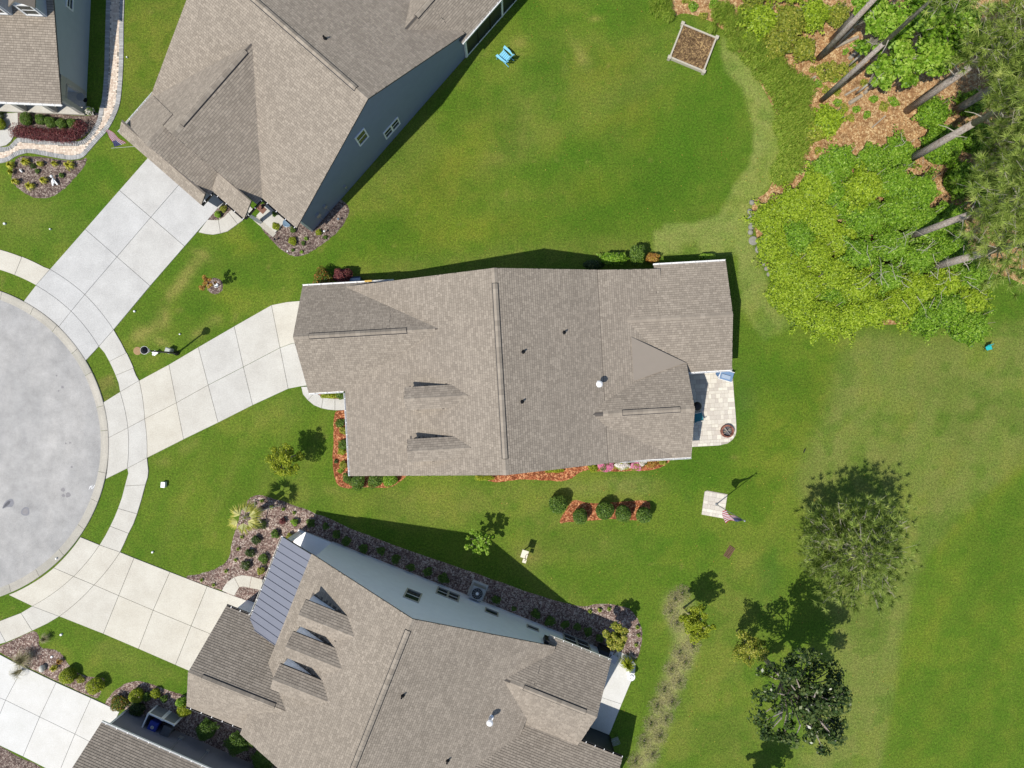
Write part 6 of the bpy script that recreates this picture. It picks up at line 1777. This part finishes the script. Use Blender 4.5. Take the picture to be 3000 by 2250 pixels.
# ------------------------------------------------------------------ things on the patios
fpit = thing('fire_pit', 'round brick fire pit with crossed logs at the patio corner', 'fire pit', (*P2(2130, 1263, 0.15), 0.052))
M['brick'] = toned('fire_brick', (0.14, 0.055, 0.04), (0.30, 0.13, 0.09), 0.9, 20.0, 0.2, 0.3)
for row in range(2):
    for k in range(14):
        a0 = 6.283 * (k + row * .5) / 14 + .012; a1 = 6.283 * (k + 1 + row * .5) / 14 - .012
        q = [(0.43 * math.cos(a0), 0.43 * math.sin(a0)), (0.43 * math.cos(a1), 0.43 * math.sin(a1)), (0.33 * math.cos(a1), 0.33 * math.sin(a1)), (0.33 * math.cos(a0), 0.33 * math.sin(a0))]
        part('brick', MB().prism(q, row * .135, row * .135 + .13, 0, R.random()), M['brick'], fpit)
part('ash', MB().lathe([(0.325, 0.0), (0.325, 0.03), (0.02, 0.05)], 20), M['tar'], fpit)
for a, z, l in ((0.7, .08, .28), (2.3, .13, .3), (0.25, .05, .25)):
    part('log', MB().tube((-l * math.cos(a), -l * math.sin(a), z), (l * math.cos(a), l * math.sin(a), z + .02), .035, .03, 8), M['log'], fpit)
part('grate', MB().tube((-.31, -.2, .2), (.31, .2, .2), .012, n=6).tube((-.2, .31, .2), (.2, -.31, .2), .012, n=6), M['metal_grey'], fpit)
tc = thing('patio_chair', 'teal cushioned patio chair half under the eave', 'chair', (*P2(2047, 1222, 0.5), 0.052), rad(15))
M['teal'] = plain('teal_fabric', (0.03, 0.20, 0.24), 0.8, 0.1)
part('seat', MB().box(-.26, .26, -.26, .26, .38, .46), M['teal'], tc)
part('backrest', MB().hexa([(-.32, -.26, .42), (-.27, -.26, .42), (-.27, .26, .42), (-.32, .26, .42)], [(-.42, -.25, .95), (-.38, -.25, .95), (-.38, .25, .95), (-.42, .25, .95)]), M['teal'], tc)
for s in (-1, 1):
    part('armrest', MB().box(-.28, .30, s * .29 - .025, s * .29 + .025, .60, .63), M['offwhite'], tc)
    for x in (-.26, .26): part('leg', MB().tube((x, s * .28, 0), (x, s * .28, .6), .018, n=7), M['metal_dark'], tc)
kg = thing('kettle_grill', 'round black kettle grill in the patio shade beside the teal chair', 'grill', (*P2(2041, 1190, 0.7), 0.052))
part('bowl', MB().lathe([(0.06, .52), (0.2, .58), (0.28, .72), (0.29, .78)], 18), M['vent_black'], kg); part('lid', MB().lathe([(0.29, .79), (0.27, .88), (0.17, .97), (0.03, 1.0)], 18), M['vent_black'], kg)
for a in (0.3, 2.4, 4.5): part('leg', MB().tube((.12 * math.cos(a), .12 * math.sin(a), .58), (.3 * math.cos(a), .3 * math.sin(a), 0), .015, n=6), M['metal_dark'], kg)
sw_ = thing('patio_lounger', 'blue canvas lounger with white frame at the top corner of the patio', 'lounger', (*P2(2120, 1098, 0.4), 0.052), rad(-16))
M['canvas_blue'] = plain('canvas_blue', (0.16, 0.26, 0.42), 0.8, 0.1); M['canvas_pale'] = plain('canvas_pale', (0.34, 0.42, 0.53), 0.8, 0.08)
part('seat_sling', MB().hexa([(-.2, -.30, .36), (.62, -.30, .33), (.62, .30, .33), (-.2, .30, .36)], [(-.2, -.30, .40), (.62, -.30, .37), (.62, .30, .37), (-.2, .30, .40)]), M['canvas_blue'], sw_)
part('cushion', MB().hexa([(-.14, -.22, .40), (.46, -.22, .385), (.46, .04, .385), (-.14, .04, .40)], [(-.13, -.21, .47), (.45, -.21, .45), (.45, .03, .45), (-.13, .03, .47)]), M['canvas_pale'], sw_)
part('back_sling', MB().hexa([(-.28, -.28, .38), (-.24, .28, .38), (-.62, .16, .70), (-.62, -.14, .70)], [(-.28, -.28, .41), (-.24, .28, .41), (-.62, .16, .73), (-.62, -.14, .73)]), M['canvas_blue'], sw_)
for y in (-.33, .33):
    part('side_rail', MB().tube((-.3, y, .40), (.66, y, .36), .022, n=7), M['white'], sw_)
    for x in (-.22, .58): part('leg', MB().tube((x, y, 0), (x, y, .38), .02, n=7), M['white'], sw_)
part('crossbar', MB().tube((-.25, -.33, .42), (-.25, .33, .42), .025, n=7).tube((-.33, -.3, .45), (-.2, .3, .45), .02, n=6), M['white'], sw_)
tb = thing('patio_table', 'small round white table with rings at the edge of the south patio', 'table', (*P2(1848, 1981, 0.6), 0.052))
part('table_top', MB().lathe([(0.02, .66), (0.26, .66), (0.27, .68), (0.26, .70), (0.02, .70)], 22), M['white'], tb); part('bowl', MB().lathe([(0.08, .701), (0.13, .76), (0.15, .78), (0.12, .78), (0.06, .73)], 18), M['white'], tb)
part('pedestal', MB().lathe([(0.2, 0), (0.2, .03), (0.04, .06), (0.035, .66)], 14), M['white'], tb)
g2 = thing('gas_grill', 'dark covered grill beside the rear wall of the pale blue house', 'grill', (*P2(1768, 1907, 0.6), 0.05), rad(-22))
part('cabinet', MB().box(-.35, .35, -.25, .25, .05, .75), M['metal_dark'], g2); part('hood', MB().hexa([(-.35, -.25, .751), (.35, -.25, .751), (.35, .25, .751), (-.35, .25, .751)], [(-.33, -.1, 1.0), (.33, -.1, 1.0), (.33, .15, 1.0), (-.33, .15, 1.0)]), M['metal_dark'], g2); part('side_shelf', MB().box(.36, .6, -.2, .2, .7, .73), M['metal_grey'], g2)
pc = thing('patio_chair', 'grey patio chair under the rear eave above the south patio', 'chair', (*P2(1797, 1930, 0.4), 0.05), rad(60))
part('seat', MB().box(-.25, .25, -.25, .25, .40, .45), M['metal_grey'], pc); part('backrest', MB().hexa([(-.25, .25, .45), (.25, .25, .45), (.25, .28, .45), (-.25, .28, .45)], [(-.25, .36, .92), (.25, .36, .92), (.25, .39, .92), (-.25, .39, .92)]), M['metal_grey'], pc)
for x in (-.23, .23):
    for y in (-.23, .23): part('leg', MB().tube((x, y, 0), (x, y, .4), .018, n=6), M['metal_dark'], pc)
mc = thing('metal_chair', 'black lattice metal chair in the deep shade beside the south patio', 'chair', (*P2(1803, 2172, 0.4), 0.0), rad(20))
la = MB()
for i in range(7): la.tube((-.24 + i * .08, -.24, .42), (-.24 + i * .08, .24, .42), .01, n=5).tube((-.24, -.24 + i * .08, .425), (.24, -.24 + i * .08, .425), .01, n=5)
part('seat', la, M['metal_grey'], mc)
lb = MB()
for i in range(6): lb.tube((-.22 + i * .088, .25, .42), (-.22 + i * .088, .34, .9), .01, n=5)
lb.tube((-.24, .34, .9), (.24, .34, .9), .014, n=5)
part('backrest', lb, M['metal_grey'], mc)
for x in (-.22, .22):
    for y in (-.22, .22): part('leg', MB().tube((x, y, 0), (x, y, .42), .014, n=6), M['metal_dark'], mc)
cc = thing('camp_chair', 'bright turquoise folding chair on the lawn at the tip of the thicket', 'chair', (*P2(2897, 1018, 0.3), 0.0), rad(15))
cc.scale = (0.75, 0.75, 0.75)
M['turq'] = plain('turquoise_fabric', (0.02, 0.42, 0.42), 0.7, 0.1)
part('seat', MB().hexa([(-.26, -.22, .40), (.26, -.22, .40), (.26, .1, .36), (-.26, .1, .36)], [(-.26, -.22, .42), (.26, -.22, .42), (.26, .1, .38), (-.26, .1, .38)]), M['turq'], cc)
part('backrest', MB().hexa([(-.26, .1, .37), (.26, .1, .37), (.26, .12, .37), (-.26, .12, .37)], [(-.28, .24, .8), (.28, .24, .8), (.28, .26, .8), (-.28, .26, .8)]), M['turq'], cc)
for s in (-1, 1): part('leg', MB().tube((s * .27, -.25, 0), (s * .27, .2, .5), .014, n=6).tube((s * .27, .22, 0), (s * .27, -.25, .5), .014, n=6), M['metal_dark'], cc)

# ------------------------------------------------------------------ air conditioner
ac = thing('air_conditioner', 'grey air conditioner with round fan grille against the pale blue wall', 'air conditioner', (*P2(1400, 1728, 0.0), 0.045), rad(-21.7))
part('pad', MB().box(-.55, .55, -.55, .55, 0, .08), M['concrete'], ac)
part('casing', MB().box(-.42, .42, -.42, .42, .081, .80), M['metal_grey'], ac)
part('fan_well', MB().lathe([(0.36, .801), (0.36, .815), (0.02, .816)], 22), M['vent_black'], ac)
gm = MB()
for k in range(12): gm.tube((.1 * math.cos(k * .5236), .1 * math.sin(k * .5236), .84), (.37 * math.cos(k * .5236), .37 * math.sin(k * .5236), .83), .007, n=4)
for q in (.16, .26, .36):
    for k in range(20): gm.tube((q * math.cos(k * .3142), q * math.sin(k * .3142), .84), (q * math.cos((k + 1) * .3142), q * math.sin((k + 1) * .3142), .84), .006, n=4)
part('fan_grille', gm, M['metal_grey'], ac)
part('motor_cap', MB().lathe([(0.10, .82), (0.10, .86), (0.02, .88)], 14), M['white'], ac)
part('refrigerant_pipe', MB().path([(.2, -.43, .3), (.25, -.62, .35), (.2, -.75, .8)], [.03, .03, .03], 6), M['metal_dark'], ac)

# ------------------------------------------------------------------ trash screen and bins between the houses
ts = thing('trash_screen', 'grey screen fence with white frame hiding the bins beside the dark grey house', 'screen fence', (*P2(497, 2083, 0), 0.035), rad(-24.5))
M['panel_grey'] = plain('panel_grey', (0.22, 0.23, 0.24), 0.7, 0.08)
def screen_panel(x0, y0, x1, y1, nb):
    d = Vector((x1 - x0, y1 - y0, 0)); L = d.length; d.normalize(); n = Vector((-d.y, d.x, 0)) * .02
    a = Vector((x0, y0, 0))
    for i in range(nb):
        q0 = a + d * (L * i / nb + .006); q1 = a + d * (L * (i + 1) / nb - .006)
        part('board', MB().hexa([q0 - n, q1 - n, q1 + n, q0 + n], [p + Vector((0, 0, 1.05)) for p in (q0 - n, q1 - n, q1 + n, q0 + n)]), M['panel_grey'], ts)
    b = a + d * L
    n2 = n * 2.2
    part('rail', MB().hexa([p + Vector((0, 0, 1.055)) for p in (a - n2, b - n2, b + n2, a + n2)], [p + Vector((0, 0, 1.12)) for p in (a - n2, b - n2, b + n2, a + n2)]), M['white'], ts)
    for q in (a, b): part('post', MB().box(q.x - .05, q.x + .05, q.y - .05, q.y + .05, 0, 1.16), M['white'], ts)
screen_panel(-.88, 0, .0, 0, 8); screen_panel(.11, 0, .92, 0, 8); screen_panel(-.9, -.12, -.9, -1.05, 8)
rb = thing('recycling_bin', 'blue wheeled recycling bin with a pale emblem behind the trash screen', 'bin', (*P2(470, 2108, 0.0), 0.035), rad(-24.5))
M['bin_blue'] = plain('bin_blue', (0.03, 0.05, 0.30), 0.55, 0.08)
def bin_(o, mat, emblem):
    part('body', MB().hexa([(-.22, -.25, .05), (.22, -.25, .05), (.22, .25, .05), (-.22, .25, .05)], [(-.28, -.32, .98), (.28, -.32, .98), (.28, .32, .98), (-.28, .32, .98)]), mat, o)
    part('lid', MB().hexa([(-.30, -.34, .981), (.30, -.34, .981), (.30, .36, .981), (-.30, .36, .981)], [(-.26, -.30, 1.06), (.26, -.30, 1.06), (.26, .32, 1.06), (-.26, .32, 1.06)]), mat, o)
    for s in (-1, 1): part('wheel', MB().tube((s * .22, -.3, .11), (s * .29, -.3, .11), .11, n=12), M['vent_black'], o)
    part('handle', MB().tube((-.24, -.38, .98), (.24, -.38, .98), .02, n=6), M['vent_black'], o)
    if emblem:
        part('emblem', MB().lathe([(.11, 1.061), (.11, 1.065), (.02, 1.066)], 18), M['offwhite'], o); part('emblem_mark', MB().box(-.05, .05, -.06, -.02, 1.067, 1.069).box(-.05, .05, .02, .06, 1.067, 1.069).box(-.015, .015, -.015, .015, 1.067, 1.069), M['panel_grey'], o)
bin_(rb, M['bin_blue'], True)
tb2 = thing('trash_bin', 'dark wheeled trash bin right of the blue recycling bin', 'bin', (*P2(508, 2122, 0.0), 0.035), rad(-24.5))
bin_(tb2, M['tar'], False)
pk = tag(link('shadow_bird', MB().hexa([(-.05, -.12, .02), (0.02, -.14, .02), (.16, .16, .02), (.06, .14, .02)], [(-.03, -.1, .09), (0.0, -.11, .1), (.12, .15, .08), (.07, .13, .08)]).mesh('shadow_bird', M['vent_black']), None, (*P2(2355, 1321, 0.05), 0.0)), 'small dark bird sitting alone on the east lawn', 'bird')
pk.name = 'bird'
# leaves fallen on the lawns, too many and too small to count
LV = []; LT = []
for k in range(520):
    px, py = NG.uniform(1350, 2650), NG.uniform(1350, 2250)
    if k % 3 == 0: px, py = NG.uniform(1350, 2250), NG.uniform(0, 740)
    c = np.array([*P2(px, py), 0.02]); a = NG.uniform(0, 6.28); s = NG.uniform(0.02, 0.045)
    u = np.array([math.cos(a), math.sin(a), 0.2]) * s; w = np.array([-math.sin(a), math.cos(a), 0.1]) * s * 0.6
    LV.append([c - u, c - w, c + u, c + w]); LT.append(NG.uniform(0.4, 1))
tag(link('fallen_leaves', npmesh('fallen_leaves', np.array(LV), M['lf_bronze'], np.array(LT))), 'scattered dry leaves on the lawns', 'leaves', kind='stuff')

sb = thing('storage_bench', 'navy storage bench with pale lid behind the garage gutter of the middle house', 'bench', (*P2(1039, 824, 0.6), 0.0), rad(3.3))
M['navy'] = plain('navy_panel', (0.03, 0.045, 0.09), 0.6, 0.1)
part('box', MB().box(-.36, .36, -.3, .3, 0.05, .62), M['navy'], sb); part('lid', MB().box(-.38, .38, .02, .20, .621, .67), M['canvas_pale'], sb)
for x in (-.3, .3):
    for y in (-.22, .22): part('foot', MB().box(x - .04, x + .04, y - .04, y + .04, 0, .049), M['metal_dark'], sb)

pt2 = thing('porch_table', 'small round table on the porch end of the sage-grey house', 'table', (*P2(236, 284, 0.7), 0.19))
part('table_top', MB().lathe([(0.02, .5), (0.26, .5), (0.26, .53), (0.02, .535)], 20), M['metal_grey'], pt2); part('pedestal', MB().lathe([(0.15, 0), (0.03, .03), (0.03, .5)], 12), M['metal_dark'], pt2)
